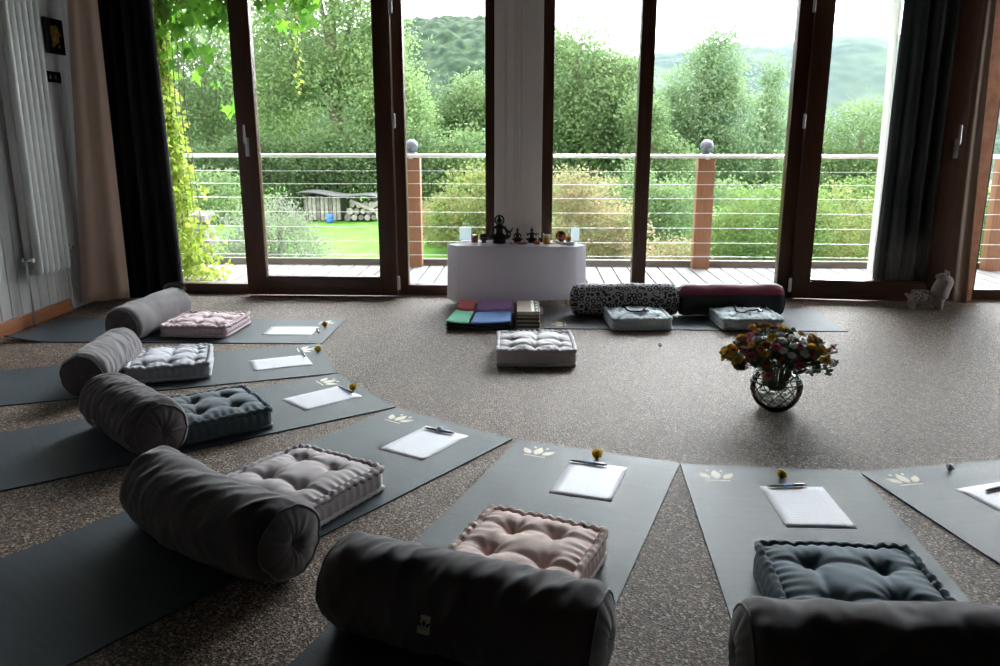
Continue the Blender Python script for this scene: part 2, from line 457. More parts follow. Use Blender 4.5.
def remesh(o, voxel=0.004, smooth_iter=2):
    """fuse the overlapping volumes of one mesh into one continuous skin"""
    md = o.modifiers.new('fuse', 'REMESH'); md.mode = 'VOXEL'; md.voxel_size = voxel
    ms = o.modifiers.new('soft', 'SMOOTH'); ms.iterations = smooth_iter; ms.factor = 0.5
    bpy.context.view_layer.update()
    dg = bpy.context.evaluated_depsgraph_get()
    me = bpy.data.meshes.new_from_object(o.evaluated_get(dg))
    me.materials.clear()
    for m in o.data.materials:
        me.materials.append(m)
    o.modifiers.clear()
    o.data = me
    me.polygons.foreach_set('use_smooth', [True] * len(me.polygons))
    return o

def fn(x, y, z):
    return noise.noise(Vector((x, y, z)))

# ------------------------------------------------------------------ camera (fitted to the photograph)
FPX = 804.447667
cam_d = bpy.data.cameras.new('camera')
cam_d.sensor_width = 36.0
cam_d.lens = FPX / 1000.0 * 36.0
cam_d.dof.use_dof = True; cam_d.dof.focus_distance = 2.6; cam_d.dof.aperture_fstop = 16.0
cam_d.clip_start = 0.05; cam_d.clip_end = 5000
cam = bpy.data.objects.new('camera', cam_d)
C.objects.link(cam)
right = Vector((0.99927, 0.03823, 0.00095)); down = Vector((0.01004, -0.23833, -0.97113)); fwd = Vector((-0.03689, 0.97043, -0.23854))
R3 = Matrix((right, -down, -fwd)).transposed()
cam.matrix_world = Matrix.Translation((0, 0, 1.15157621)) @ R3.to_4x4()
bpy.context.scene.camera = cam

# ------------------------------------------------------------------ room shell
XL, XR, YB, YF, ZC = -3.11, 4.75, -2.6, 5.86, 2.62
struct(MB().box(((XL + XR) / 2, (YB + YF + .1) / 2, -0.1), (XR - XL + .4, YF - YB + .3, 0.2)).build('floor', M['carpet'], smooth=False))
struct(MB().box(((XL + XR) / 2, (YB + YF) / 2, ZC + 0.1), (XR - XL + .6, YF - YB + 1.0, 0.2)).build('ceiling', M['ceiling'], smooth=False))

def boards(x0, y0, dx, dy, nx, ny, length, pitch, groove, depth):
    """vertical boards with V grooves: plan polyline with outward normal (nx, ny)"""
    pts = []
    n = max(1, round(length / pitch)); p = length / n
    for i in range(n):
        a = i * p
        for s, d in ((0, -depth), (groove, 0), (p - groove, 0)):
            pts.append((x0 + dx * (a + s) + nx * d, y0 + dy * (a + s) + ny * d))
    pts.append((x0 + dx * length - nx * depth, y0 + dy * length - ny * depth))
    return pts
def extrude_plan(mb, pts, z0, z1, back, mi=0):
    """closed wall: front polyline pts, back offset vector"""
    k = len(pts)
    ring = pts + [(p[0] + back[0], p[1] + back[1]) for p in (pts[-1], pts[0])]
    v = [(x, y, z0) for x, y in ring] + [(x, y, z1) for x, y in ring]
    n = len(ring)
    f = [(i, (i + 1) % n, n + (i + 1) % n, n + i) for i in range(n)]
    f += [tuple(range(n)), tuple(range(2 * n - 1, n - 1, -1))]
    mb.add(v, f, mi)

mb = MB(); extrude_plan(mb, boards(XL, YB, 0, 1, 1, 0, YF - YB, 0.096, 0.006, 0.006), 0, ZC, (-0.15, 0))
struct(mb.build('wall_left', M['panel_white'], smooth=False))
mb = MB()
mb.box((XR + .1, (YB + 4.5) / 2, ZC / 2), (.2, 4.5 - YB, ZC)); mb.box((XR + .1, 5.78, ZC / 2), (.2, .3, ZC)); mb.box((XR + .1, 5.05, 2.54), (.2, 1.2, .16))
struct(mb.build('wall_right', M['plaster_dark'], smooth=False))
struct(MB().box(((XL + XR) / 2, YB - .1, ZC / 2), (XR - XL + .4, .2, ZC)).build('wall_back', M['plaster_dark'], smooth=False))
mb = MB()
ZH = 2.46
mb.box(((XL + XR) / 2, YF + .06, (ZH + ZC) / 2), (XR - XL, .2, ZC - ZH), mi=1)          # lintel over the windows
mb.box(((XL - 2.78) / 2, YF + .06, ZH / 2), (-2.78 - XL, .2, ZH), mi=1)                 # left corner
mb.box((3.05, YF + .05, ZH / 2), (.24, .22, ZH), .004, mi=2)                            # terracotta pier on the right
pts = []
xx = -0.262
for wdt in (0.075, 0.012, 0.055, 0.02, 0.025, 0.15):                                  # boards of uneven width on the pillar
    pts += [(xx, YF - .035), (xx + .003, YF - .042), (xx + wdt - .003, YF - .042)]
    xx += wdt
pts.append((xx, YF - .035))
extrude_plan(mb, pts, 0, ZH, (0, .17), mi=0)
struct(mb.build('wall_front', [M['pillar_white'], M['plaster_dark'], M['plaster_orange']], smooth=False))

mb = MB()
mb.box((XL + .012, (YB + 5.22) / 2, .04), (.024, 5.22 - YB, .08), .004)
struct(mb.build('baseboard_left', M['base_wood']))

# ------------------------------------------------------------------ windows and doors
def pane_frame(mb, x0, x1, z0, z1, wl, wr, wb, wt, d, yc=0.0, bev=.006, mi=(0, 1)):
    """frame of stiles and rails in the local XZ plane, depth d"""
    mb.box(((x0 + x0 + wl) / 2, yc, (z0 + z1) / 2), (wl, d, z1 - z0), bev, mi[0])
    mb.box(((x1 + x1 - wr) / 2, yc, (z0 + z1) / 2), (wr, d, z1 - z0), bev, mi[0])
    mb.box(((x0 + wl + x1 - wr) / 2, yc, z0 + wb / 2), (x1 - wr - x0 - wl + .004, d * .98, wb), bev, mi[1])
    mb.box(((x0 + wl + x1 - wr) / 2, yc, z1 - wt / 2), (x1 - wr - x0 - wl + .004, d * .98, wt), bev, mi[1])
WM = [M['frame_wood'], M['frame_wood_h']]
def window(name, x0, x1, wl, wr, wb=.075, d=.11):
    mb = MB(); pane_frame(mb, x0, x1, 0, ZH, wl, wr, wb, .08, d)
    o = struct(mb.build(name, WM, loc=(0, YF + .03, 0)))
    g = MB().box(((x0 + wl + x1 - wr) / 2, 0.01, (wb + ZH - .08) / 2), (x1 - x0 - wl - wr + .01, .012, ZH - .08 - wb + .01))
    g.build('glass', M['glass'], o, smooth=False)
    return o
window('window_1', -2.79, -2.055, .08, .05)
window('window_2', -1.0, -0.262, .10, .066, d=.085)
window('window_3', 0.075, 0.785, .078, .045)
window('window_4', 0.785, 1.93, .055, .135, d=.085)
window('window_5', 3.17, XR, .03, .1)
mb = MB(); pane_frame(mb, -.57, .57, 0, ZH, .09, .09, .08, .08, .1)  # unseen right-wall window, added to light the left wall and taupe curtain
o = struct(mb.build('added_side_window', WM, loc=(XR + .1, 5.06, 0), rot=(0, 0, PI / 2)))
MB().box((0, 0, ZH / 2), (1.0, .012, ZH - .12)).build('glass', M['glass'], o, smooth=False)
# trims: the stop over each door opening
for i, (x0, x1) in enumerate(((-2.055, -1.0), (1.93, 2.93)), 1):
    mb = MB()
    mb.box(((x0 + x1) / 2, YF + .04, ZH - .03), (x1 - x0, .09, .06), .004)
    mb.box(((x0 + x1) / 2, YF + .06, .018), (x1 - x0, .1, .036), .004)
    struct(mb.build('trim_%d' % i, M['frame_wood_h']))

def lever(mb, x, y, z, flip=1):
    mb.box((x, y - .006, z), (.03, .012, .13), .005)
    mb.cyl((x, y - .012, z + .03), (x, y - .05, z + .03), .009)
    mb.tube([(x, y - .048, z + .03), (x, y - .052, z + .05), (x, y - .05, z + .09), (x, y - .048, z + .15)], [.01, .0105, .009, .008], 10)

def door(name, loc, rz, w, hinge_right):
    o = MB()
    if hinge_right: x0, x1 = -w, 0
    else: x0, x1 = 0, w
    pane_frame(o, x0, x1, 0.012, ZH - .04, .125, .125, .125, .12, .07, bev=.008)
    # inner glazing bead
    o.box(((x0 + x1) / 2, 0, .143), (w - .26, .05, .014), .003, 1)
    d = struct(o.build(name, WM, loc=loc, rot=(0, 0, rz)))
    MB().box(((x0 + x1) / 2, .005, (.13 + ZH - .16) / 2), (w - .24, .02, ZH - .16 - .13), 0).build('glass', M['glass'], d, smooth=False)
    h = MB(); lever(h, (x0 + .055) if hinge_right else (x1 - .055), -.035, 1.07)
    hh = h.build('door_handle', M['metal'], d); hh['label'] = 'silver lever handle pointing up'
    xh = 0.012 if hinge_right else -0.012
    for z in (.06, 1.2, 1.95):
        k = MB(); k.cyl((xh, -.035, z), (xh, -.035, z + .085), .011, n=10); k.ball((xh, -.035, z + .09), .011, 8)
        ko = k.build('hinge', M['plastic_white'] if z < 1 else M['metal'], d)
    return d
door('door_1', (-0.968, 5.775, 0), 0.0, 1.085, True)
door('door_2', (1.885, 5.815, 0), -0.125, 1.03, False)

# ------------------------------------------------------------------ curtains
def curtain(name, label, bottom, top, z0, z1, folds, amp, mat, seed, flare=0.0, group=None):
    """sheet between a bottom and a top plan line, hanging in folds"""
    mb = MB()
    b0, b1 = Vector(bottom[0]), Vector(bottom[1]); t0, t1 = Vector(top[0]), Vector(top[1])
    nrm = (b1 - b0).normalized(); nrm = Vector((nrm.y, -nrm.x))
    def f(u, v):
        e = v ** 0.8
        p = (b0.lerp(b1, u)).lerp(t0.lerp(t1, u), e)
        ph = u * folds * 2 * PI + 0.6 * fn(u * 3, v * 1.2, seed)
        a = amp * (1.0 - 0.35 * v) * (0.75 + 0.5 * fn(u * 4, seed, v))
        off = a * math.sin(ph) + 0.25 * a * math.sin(2.3 * ph + seed)
        p = p + nrm * off
        return (p.x, p.y, z0 + (z1 - z0) * v + (0.006 * math.sin(ph) if v == 0 else 0))
    mb.grid(f, int(folds * 14) + 8, 40)
    o = mb.build(name, mat, smooth=True, angle=180)
    sd = o.modifiers.new('cloth_thickness', 'SOLIDIFY'); sd.thickness = 0.004; sd.offset = 0
    return tag(o, label, 'curtain', group)
curtain('curtain', 'taupe curtain hanging in the left corner between radiator and black curtain',
        ((-3.055, 5.25), (-2.79, 5.41)), ((-2.93, 5.36), (-2.795, 5.42)), .045, 2.44, 1.6, .02, M['curtain_beige'], 3.1)
curtain('curtain', 'black curtain beside the window with the climbing plant outside it',
        ((-2.96, 5.58), (-2.495, 5.62)), ((-2.92, 5.64), (-2.555, 5.66)), .012, 2.44, 4.5, .04, M['curtain_black'], 8.3)
rc = curtain('curtain', 'black curtain with a white lining edge behind the glass of the open door',
        ((2.475, 5.845), (2.96, 5.805)), ((2.475, 5.845), (2.96, 5.82)), .02, 2.42, 4.5, .02, M['curtain_black'], 5.7)
mb = MB()
mb.grid(lambda u, v: (2.435 + (.03 + .03 * v) * u - .02 * v + .006 * math.sin(v * 5), 5.868 - .02 * u + .006 * math.sin(u * 6 + v * 2), .03 + 2.39 * v), 8, 30)
lo = mb.build('lining', M['curtain_lining'], rc, angle=180)
lo['label'] = 'white lining edge lit from outside'
lo.modifiers.new('cloth_thickness', 'SOLIDIFY').thickness = 0.003
curtain('curtain', 'brown curtain hanging between the open door and the terracotta wall strip',
        ((2.925, 5.70), (3.065, 5.655)), ((2.915, 5.71), (2.985, 5.69)), .015, 2.44, .9, .018, M['curtain_brown'], 2.2)

# ------------------------------------------------------------------ radiator and wall pieces
rad = thing('radiator', 'tall white column radiator on the left boarded wall', 'radiator', (-3.06, 4.93, 0))
for i in range(6):
    y = -.15 + i * .06
    mb = MB()
    for x in (.045, -.01):
        mb.tube([(x, y, .31), (x, y, .33), (x, y, 2.08), (x, y, 2.1)], [.012, .024, .024, .012], 14)
    mb.box((.018, y, .33), (.06, .03, .03), .008); mb.box((.018, y, 2.07), (.06, .03, .03), .008)
    mb.build('column', M['radiator'], rad)
for z in (.335, 2.06):
    mb = MB(); mb.cyl((-.01, -.18, z), (-.01, .18, z), .018); mb.build('header_pipe', M['radiator'], rad)
for y, z in ((-.2, .40), (.235, .42)):
    mb = MB(); mb.tube([(0, y, 0.004), (0, y, z - .06), (0, y, z)], .009, 10); mb.lathe([(.02, 0), (.022, .004), (.011, .008)], (0, y, .001))
    sp_ = mb.build('supply_pipe', M['chrome'], rad)
    mb = MB(); mb.cyl((0, y, z - .02), (0, y, z + .03), .016); mb.cyl((0, y, z), (0, y + (.04 if y < 0 else -.05), z), .012)
    mb.cyl((.0, y, z + .012), (.05, y, z + .012), .013); mb.cyl((0, y - .03, z + .02), (0, y + .03, z + .02), .012)
    mb.build('valve', M['chrome'], sp_)
for y in (-.12, .12):
    MB().box((-.03, y, 1.7), (.024, .03, .05), .004).build('wall_bracket', M['radiator'], rad)

pl = thing('wall_relief', 'small gilded relief picture on the dark left wall beside curtain', 'picture', (-3.104, 5.39, 1.77))
mb = MB(); mb.box((.012, 0, 0), (.024, .2, .22), .006); mb.build('frame', M['black_gloss'], pl)
mb = MB()
for k in range(26):
    a = rnd.uniform(0, 2 * PI); q = rnd.uniform(.3, 1)
    mb.ball((.026, .06 * q * math.cos(a), .075 * q * math.sin(a)), (.008, rnd.uniform(.008, .016), rnd.uniform(.008, .018)), 8)
mb.ball((.03, -.01, 0), (.012, .03, .045), 12)
mb.build('gilded_figure', M['gold'], pl)
sw = thing('wall_switch', 'low black switch panel with two chrome dots under the gilded relief', 'switch', (-3.104, 5.32, 1.515))
MB().box((.01, 0, 0), (.02, .17, .07), .005).build('plate', M['black_gloss'], sw)
for y in (-.04, .02):
    MB().lathe([(.012, 0), (.014, .004), (.01, .008)], n=14).build('knob', M['chrome'], sw, loc=(.02, y, 0), rot=(0, PI / 2, 0))

# ------------------------------------------------------------------ yoga mats
MW, ML, MT = 0.62, 1.83, 0.005
def petal(cx, cy, a, ln, wd, n=9):
    """outline of a pointed petal whose base is at (cx, cy), pointing along angle a"""
    pts = []
    for k in range(n):
        t = k / (n - 1); pts.append((t * ln, wd * math.sin(PI * t ** 0.8) * .5))
    for k in range(n - 2, 0, -1):
        t = k / (n - 1); pts.append((t * ln, -wd * math.sin(PI * t ** 0.8) * .5))
    return [(cx + x * math.cos(a) - y * math.sin(a), cy + x * math.sin(a) + y * math.cos(a)) for x, y in pts]
def lotus(mb, cx, cy, w, z, mi, upright=True):
    s = w / .12
    for bx, by, a, ln, wd in ((0, -.032, 90, .078, .036), (-.024, -.03, 128, .066, .03), (.024, -.03, 52, .066, .03), (-.022, .03, 108, .02, .012), (.022, .03, 72, .02, .012)):
        r = math.radians(a)
        p = petal(cx + bx * s, cy + by * s, r, ln * s, wd * s)
        mb.add([(x, y, z) for x, y in p], [tuple(range(len(p)))], mi)
    for k in range(9):                                              # the line of print under the flower
        x0 = cx - .044 * s + k * .0098 * s
        mb.add([(x0, cy - .05 * s, z), (x0 + .0085 * s, cy - .05 * s, z), (x0 + .0085 * s, cy - .043 * s, z), (x0, cy - .043 * s, z)], [(0, 1, 2, 3)], mi)
def yoga_mat(x, y, th, label, mats, curl=0.0, seed=0, group='slate yoga mats in a half circle', logo=True):
    mb = MB()
    nu, nv = 13, 37
    def top(u, v):
        X, Y = u * MW, -v * ML
        z = MT + .0012 * max(0, fn(X * 5, Y * 3, seed)) * 0
        if curl:
            d = max(0, (u - .55) / .45) * max(0, (v - .86) / .14)
            z += curl * d ** 1.5
        return (X, Y, z)
    mb.grid(top, nu, nv)
    mb.grid(lambda u, v: (lambda p: (p[0], p[1], p[2] - MT + .0003))(top(u, v)), nu, nv)
    n = nu * nv
    rim = [i for i in range(nu)] + [j * nu + nu - 1 for j in range(1, nv)] + [(nv - 1) * nu + i for i in range(nu - 2, -1, -1)] + [j * nu for j in range(nv - 2, 0, -1)]
    mb.f += [(rim[k], rim[(k + 1) % len(rim)], n + rim[(k + 1) % len(rim)], n + rim[k]) for k in range(len(rim))]
    mb.mi += [0] * len(rim)
    if logo:
        lotus(mb, .11, -.088, .115, MT + .0006, 1)
    o = mb.build('yoga_mat', mats, None, (x, y, 0), (0, 0, th), angle=30)
    return tag(o, label, 'yoga mat', group)
MATS = [M['mat'], M['logo']]
yoga_mat(-1.185, 4.996, -1.554, 'slate yoga mat nearest the radiator, one corner curling up', MATS, .035, 1)
yoga_mat(-1.188, 4.374, -1.182, 'slate yoga mat carrying the pale grey cushion, second from the radiator', MATS, 0, 2)
yoga_mat(-0.958, 3.794, -0.915, 'slate yoga mat carrying the dark slate cushion, third from the radiator', MATS, 0, 3)
yoga_mat(-0.579, 3.287, -0.595, 'slate yoga mat carrying the lilac-grey cushion with the fallen-in bolster', MATS, 0, 4)
yoga_mat(-0.038, 2.934, -0.34, 'slate yoga mat carrying the dusty pink cushion', MATS, 0, 5)
yoga_mat(0.546, 2.719, -0.049, 'slate yoga mat carrying the slate blue cushion', MATS, 0, 6)
yoga_mat(1.162, 2.679, 0.222, 'slate yoga mat with white flower head and no cushion, cut by the frame', MATS, 0, 7)
yoga_mat(0.09, 4.80, PI / 2, 'grey yoga mat with golden print under the two bolsters by the window', [M['mat_grey'], M['logo_gold']], 0, 8, None)

# ------------------------------------------------------------------ sheets, pens, single flower heads
def sheet(cx, cy, th, label):
    mb = MB()
    def f(u, v):
        X, Y = (u - .5) * .21, (v - .5) * .297
        return (X, Y, .0004 + .0002 * max(0, fn(X * 6 + cx, Y * 6, cy)) ** 1.0)
    mb.grid(f, 8, 10)
    o = mb.build('paper_sheet', M['paper'], None, (cx, cy, MT), (0, 0, th), angle=180)
    o.modifiers.new('paper_thickness', 'SOLIDIFY').thickness = 0.0003
    return tag(o, label, 'paper', 'printed sheets on the mats')
def mid(x, y, th):       # top left corner to centre
    return (x + .105 * math.cos(th) + .1485 * math.sin(th), y + .105 * math.sin(th) - .1485 * math.cos(th), th)
for (x, y, th), wh in (((-1.294, 4.772, -1.55), 'the mat nearest the radiator'), ((-1.203, 4.129, -1.12), 'the mat with the pale grey cushion'),
                       ((-0.9, 3.588, -.783), 'the mat with the dark slate cushion'), ((-0.416, 3.071, -.531), 'the mat with the lilac-grey cushion'),
                       ((0.152, 2.741, -.29), 'the mat with the dusty pink cushion'), ((0.779, 2.542, .002), 'the mat with the slate blue cushion'),
                       ((1.424, 2.543, .335), 'the mat with the white flower head')):
    sheet(*mid(x, y, th), 'white printed sheet lying on ' + wh)

def make_pen():
    t = thing('pen', None, None)
    mb = MB(); mb.lathe([(.0012, -.07), (.0036, -.06), (.0045, -.054), (.0048, -.012)], n=12); mb.build('grip', M['pen_black'], t, rot=(0, PI / 2, 0))
    mb = MB(); mb.lathe([(.0046, -.0125), (.005, -.01), (.005, .018), (.0046, .02)], n=12); mb.build('barrel', M['pen_blue'], t, rot=(0, PI / 2, 0))
    mb = MB(); mb.lathe([(.0046, .0195), (.0048, .022), (.0044, .058), (.0025, .06), (.0025, .068), (.0015, .069)], n=12); mb.build('cap', M['pen_black'], t, rot=(0, PI / 2, 0))
    mb = MB(); mb.box((.042, 0, .0055), (.036, .003, .0014), .0005); mb.build('clip', M['metal'], t)
    return t
def dup(root, loc, rz):
    r = root.copy(); C.objects.link(r); r.location = loc; r.rotation_euler = (0, 0, rz)
    for ch in root.children:
        c = ch.copy(); C.objects.link(c); c.parent = r
        for g in ch.children:
            d = g.copy(); C.objects.link(d); d.parent = c
    return r
pen0 = make_pen()
PENS = [((-1.294, 4.714), (-1.256, 4.614), 'pen on the sheet nearest the radiator'),
        ((-1.244, 4.204), (-1.188, 4.07), 'pen lying across the sheet beside the pale grey cushion'),
        ((-0.896, 3.572), (-0.803, 3.471), 'pen on the sheet beside the dark slate cushion'),
        ((-0.421, 3.037), (-0.29, 2.975), 'pen on the sheet beside the lilac-grey cushion'),
        ((0.151, 2.724), (0.28, 2.684), 'pen on the sheet beside the dusty pink cushion'),
        ((0.801, 2.529), (0.935, 2.543), 'pen on the sheet beside the slate blue cushion'),
        ((1.509, 2.519), (1.64, 2.58), 'pen on the sheet beside the white flower head')]
for i, (a, b, lb) in enumerate(PENS):
    c = ((a[0] + b[0]) / 2, (a[1] + b[1]) / 2, MT + .0062); rz = math.atan2(b[1] - a[1], b[0] - a[0])
    p = pen0 if i == 0 else dup(pen0, c, rz)
    p.location = c; p.rotation_euler = (0, 0, rz)
    tag(p, 'black and blue ' + lb, 'pen', 'pens on the sheets')

def flower_mesh(kind, r, rows, npet, wid, cup, seed):
    """chrysanthemum head facing +z, as one mesh: petals slot 0, eye slot 1"""
    q = random.Random(seed); mb = MB()
    for k in range(rows):
        t = k / max(1, rows - 1)
        rr = r * (1 - .55 * t); el = math.radians(cup + 48 * t)
        nn = max(6, int(npet * (1 - .35 * t)))
        for j in range(nn):
            a = 2 * PI * (j + .5 * (k % 2)) / nn + q.uniform(-.08, .08)
            w = wid * r * (1 - .3 * t)
            e = el + q.uniform(-.12, .12)
            ca, sa = math.cos(a), math.sin(a)
            pts = []
            for s, ww in ((.12, .4), (.55, 1.0), (.88, .8), (1.0, .25)):
                rad = rr * s * math.cos(e * (1 - .35 * s)); z = rr * s * math.sin(e * (1 - .35 * s)) + .12 * r * t
                pts.append((rad, z, ww * w * .5))
            vs = []
            for rad, z, hw in pts:
                vs += [(rad * ca - hw * sa, rad * sa + hw * ca, z), (rad * ca, rad * sa, z - hw * .35), (rad * ca + hw * sa, rad * sa - hw * ca, z)]
            fs = []
            for m in range(3):
                for h in range(2):
                    b = m * 3 + h; fs.append((b, b + 1, b + 4, b + 3))
            mb.add(vs, fs, 0)
    mb.ball((0, 0, .12 * r), (r * .34, r * .34, r * .22), 10, 1)
    return mb
def flower_me(kind, petal_m, eye_m, r=.02, rows=3, npet=18, wid=.3, cup=8, seed=1):
    return flower_mesh(kind, r, rows, npet, wid, cup, seed).mesh('flower_head', [petal_m, eye_m], True, 60)
def cut_flower(x, y, label, pm, em, r=.02, tilt=.75):
    t = thing('chrysanthemum', label, 'flower', (x, y, MT), 0)
    o = bpy.data.objects.new('petals', flower_me('f', M[pm], M[em], r, 5, 18, .36, 2, int(abs(x) * 99)))
    C.objects.link(o); o.parent = t; o.location = (0, 0, r * .95); o.rotation_euler = (tilt, 0, 0)
    mb = MB(); mb.lathe([(r * .2, -r * .9), (r * .55, -r * .55), (r * .6, -r * .1), (r * .2, r * .1)], (0, 0, r * .92), 12); mb.build('calyx', M['stem'], t)
    t['group'] = 'single flower heads on the mats'
    return t
cut_flower(-1.259, 4.768, 'amber flower head on the mat nearest the radiator', 'p_amber', 'eye_dark')
cut_flower(-1.150, 4.185, 'yellow flower head on the mat with the pale grey cushion', 'p_yellow', 'eye_gold')
cut_flower(-0.813, 3.515, 'yellow flower head on the mat with the dark slate cushion', 'p_yellow', 'eye_gold')
cut_flower(-0.355, 3.005, 'small dull white flower head on the mat with the lilac-grey cushion', 'p_white', 'eye_pale', .013)
cut_flower(0.25, 2.756, 'yellow flower head on the mat with the dusty pink cushion', 'p_yellow', 'eye_gold')
cut_flower(0.87, 2.605, 'yellow flower head on the mat with the slate blue cushion', 'p_yellow', 'eye_gold', .018)
cut_flower(1.483, 2.697, 'white flower head on the mat cut by the frame', 'p_white', 'eye_pale', .016)
o = cut_flower(0.731, 4.394, 'tiny white flower head alone on the bare carpet', 'p_white', 'eye_pale', .013); o.location.z = 0; o['group'] = 'single flower heads on the floor'

# ------------------------------------------------------------------ tufted cushions
def cushion(x, y, th, size, h, label, mat, seed, z0=MT, nt=2, soft=.9):
    t = thing('floor_cushion', label, 'cushion', (x, y, z0), th, 'tufted floor cushions')
    a = size / 2 - .008
    tp = [((i + .5) / nt * 2 - 1) for i in range(nt)] if nt > 2 else [-.42, .42]
    tuft = [(p * a, q * a) for p in tp for q in tp]
    q = random.Random(seed)
    tuft = [(p + q.uniform(-.012, .012), r + q.uniform(-.012, .012)) for p, r in tuft]
    wr = [(q.randint(6, 9), q.uniform(0, 6)) for _ in tuft]
    segs = []
    for i in range(len(tuft)):
        for j in range(i + 1, len(tuft)):
            d = math.dist(tuft[i], tuft[j])
            if d < a * (1.05 if nt == 2 else .75):
                segs.append((tuft[i], tuft[j], 0.7))
        p = tuft[i]
        if abs(p[0]) > a * .3: segs.append((p, (math.copysign(a, p[0]), p[1] + q.uniform(-.02, .02)), .55))
        if abs(p[1]) > a * .3: segs.append((p, (p[0] + q.uniform(-.02, .02), math.copysign(a, p[1])), .55))
    dd = .038 * soft if nt == 2 else .02 * soft
    def ztop(X, Y):
        bx, by = abs(X) / a, abs(Y) / a
        z = h * .86 + .026 * (1 - bx ** 5) * (1 - by ** 5) + .005 * fn(X * 9, Y * 9, seed)
        for (px, py), (kn, ph) in zip(tuft, wr):
            r = math.hypot(X - px, Y - py)
            an = math.atan2(Y - py, X - px)
            z -= dd * math.exp(-(r / .03) ** 1.25)
            z += .0034 * math.cos(kn * an + ph) * math.exp(-r / .055) * (1 - math.exp(-(r / .02) ** 2))
        for A, B, wg in segs:
            ax, ay = B[0] - A[0], B[1] - A[1]; L2 = ax * ax + ay * ay
            s = max(0, min(1, ((X - A[0]) * ax + (Y - A[1]) * ay) / L2))
            d = math.hypot(X - A[0] - s * ax, Y - A[1] - s * ay)
            z -= .011 * wg * soft * math.exp(-(d / .013) ** 1.4)
        ed = min(1 - bx, 1 - by) * a
        s = Y if bx > by else X
        z += .0032 * math.sin(s * 2 * PI / .031 + 1.5 * fn(X * 12, Y * 12, seed + 3)) * math.exp(-ed / .032)
        return z
    nn = 72
    mb = MB()
    mb.grid(lambda u, v: ((2 * u - 1) * a, (2 * v - 1) * a, ztop((2 * u - 1) * a, (2 * v - 1) * a)), nn, nn)
    per = []
    k4 = 44
    cor = [(-a, -a), (a, -a), (a, a), (-a, a)]
    for e in range(4):
        A, B = cor[e], cor[(e + 1) % 4]
        for k in range(k4):
            s = k / k4
            per.append((A[0] + (B[0] - A[0]) * s, A[1] + (B[1] - A[1]) * s, e, s))
    K = len(per)
    def side(u, v):
        X, Y, e, s = per[int(round(u * K)) % K]
        zt = ztop(X, Y)
        bul = .010 * math.sin(PI * v) + .0045 * abs(math.sin(PI * s * size / .034)) * math.sin(PI * v) ** .6 - .002
        bul *= min(1, min(s, 1 - s) * 14 + .25)
        nx, ny = ((0, -1), (1, 0), (0, 1), (-1, 0))[e]
        return (X + nx * bul, Y + ny * bul, .003 + (zt - .003) * v)
    mb.grid(side, K, 10, closed_u=True)
    mb.add([(-a, -a, .002), (a, -a, .002), (a, a, .002), (-a, a, .002)], [(0, 3, 2, 1)])
    mb.build('cover', mat, t, angle=70)
    for nm, zo, rr in (('rolled_edge', None, .0115), ('rolled_edge', .0105, .0095)):
        path = []; rad = []
        for k, (X, Y, e, s) in enumerate(per):
            c = min(s, 1 - s)
            r_in = 1 - .02 * max(0, 1 - c * 12)
            z = (ztop(X, Y) + .001) if zo is None else zo
            path.append((X * r_in * 1.012, Y * r_in * 1.012, z)); rad.append(rr * (1 + .09 * math.sin(s * size / .034 * 2 * PI + e) + .12 * fn(X * 20, Y * 20, seed)))
        mb = MB()
        vs = []; n = 10
        for k in range(K):                                           # twisted hem roll
            p = Vector(path[k]); tg = (Vector(path[(k + 1) % K]) - Vector(path[k - 1])).normalized()
            u = tg.cross(Vector((0, 0, 1))).normalized(); w = Vector((0, 0, 1))
            for j in range(n):
                an = 2 * PI * j / n
                g = 1 + .09 * math.sin(an * 1 + k / K * 4 * size / .036 * 2 * PI)
                vs.append(p + (u * math.cos(an) + w * math.sin(an)) * rad[k] * g)
        fs = [(k * n + j, k * n + (j + 1) % n, ((k + 1) % K) * n + (j + 1) % n, ((k + 1) % K) * n + j) for k in range(K) for j in range(n)]
        mb.add(vs, fs); mb.build(nm, mat, t, angle=120)
    return t
cushion(-1.953, 4.668, -.03, .40, .075, 'pale rose cushion on the mat nearest the radiator', M['c_rose'], 21, nt=3)
cushion(-1.787, 3.80, .34, .38, .085, 'pale grey tufted cushion beside the small end of a grey bolster', M['c_white'], 22, nt=3)
cushion(-1.285, 3.06, -.93, .37, .092, 'dark slate tufted cushion beside the strongly creased bolster', M['c_teal'], 23)
cushion(-0.735, 2.385, -.5, .385, .092, 'lilac-grey tufted cushion half covered by a slumped bolster', M['c_lilac'], 24)
cushion(-0.008, 1.955, -.38, .36, .09, 'dusty pink tufted cushion behind the bolster with cream label', M['c_pink'], 25)
cushion(0.80, 1.785, -.04, .40, .098, 'slate blue tufted cushion behind the bolster at the lower right', M['c_slate'], 26)
cushion(0.03, 4.165, .03, .41, .098, 'off-white cushion alone on the carpet before the coloured blankets', M['c_oat'], 27, z0=0.0, nt=3)
cushion(0.668, 4.94, .06, .365, .08, 'grey-blue cushion before the black and white patterned bolster', M['c_blue'], 28, nt=3, soft=.5)
cushion(1.341, 4.955, .03, .365, .08, 'grey-blue cushion before the burgundy striped bolster', M['c_blue'], 29, nt=3, soft=.5)

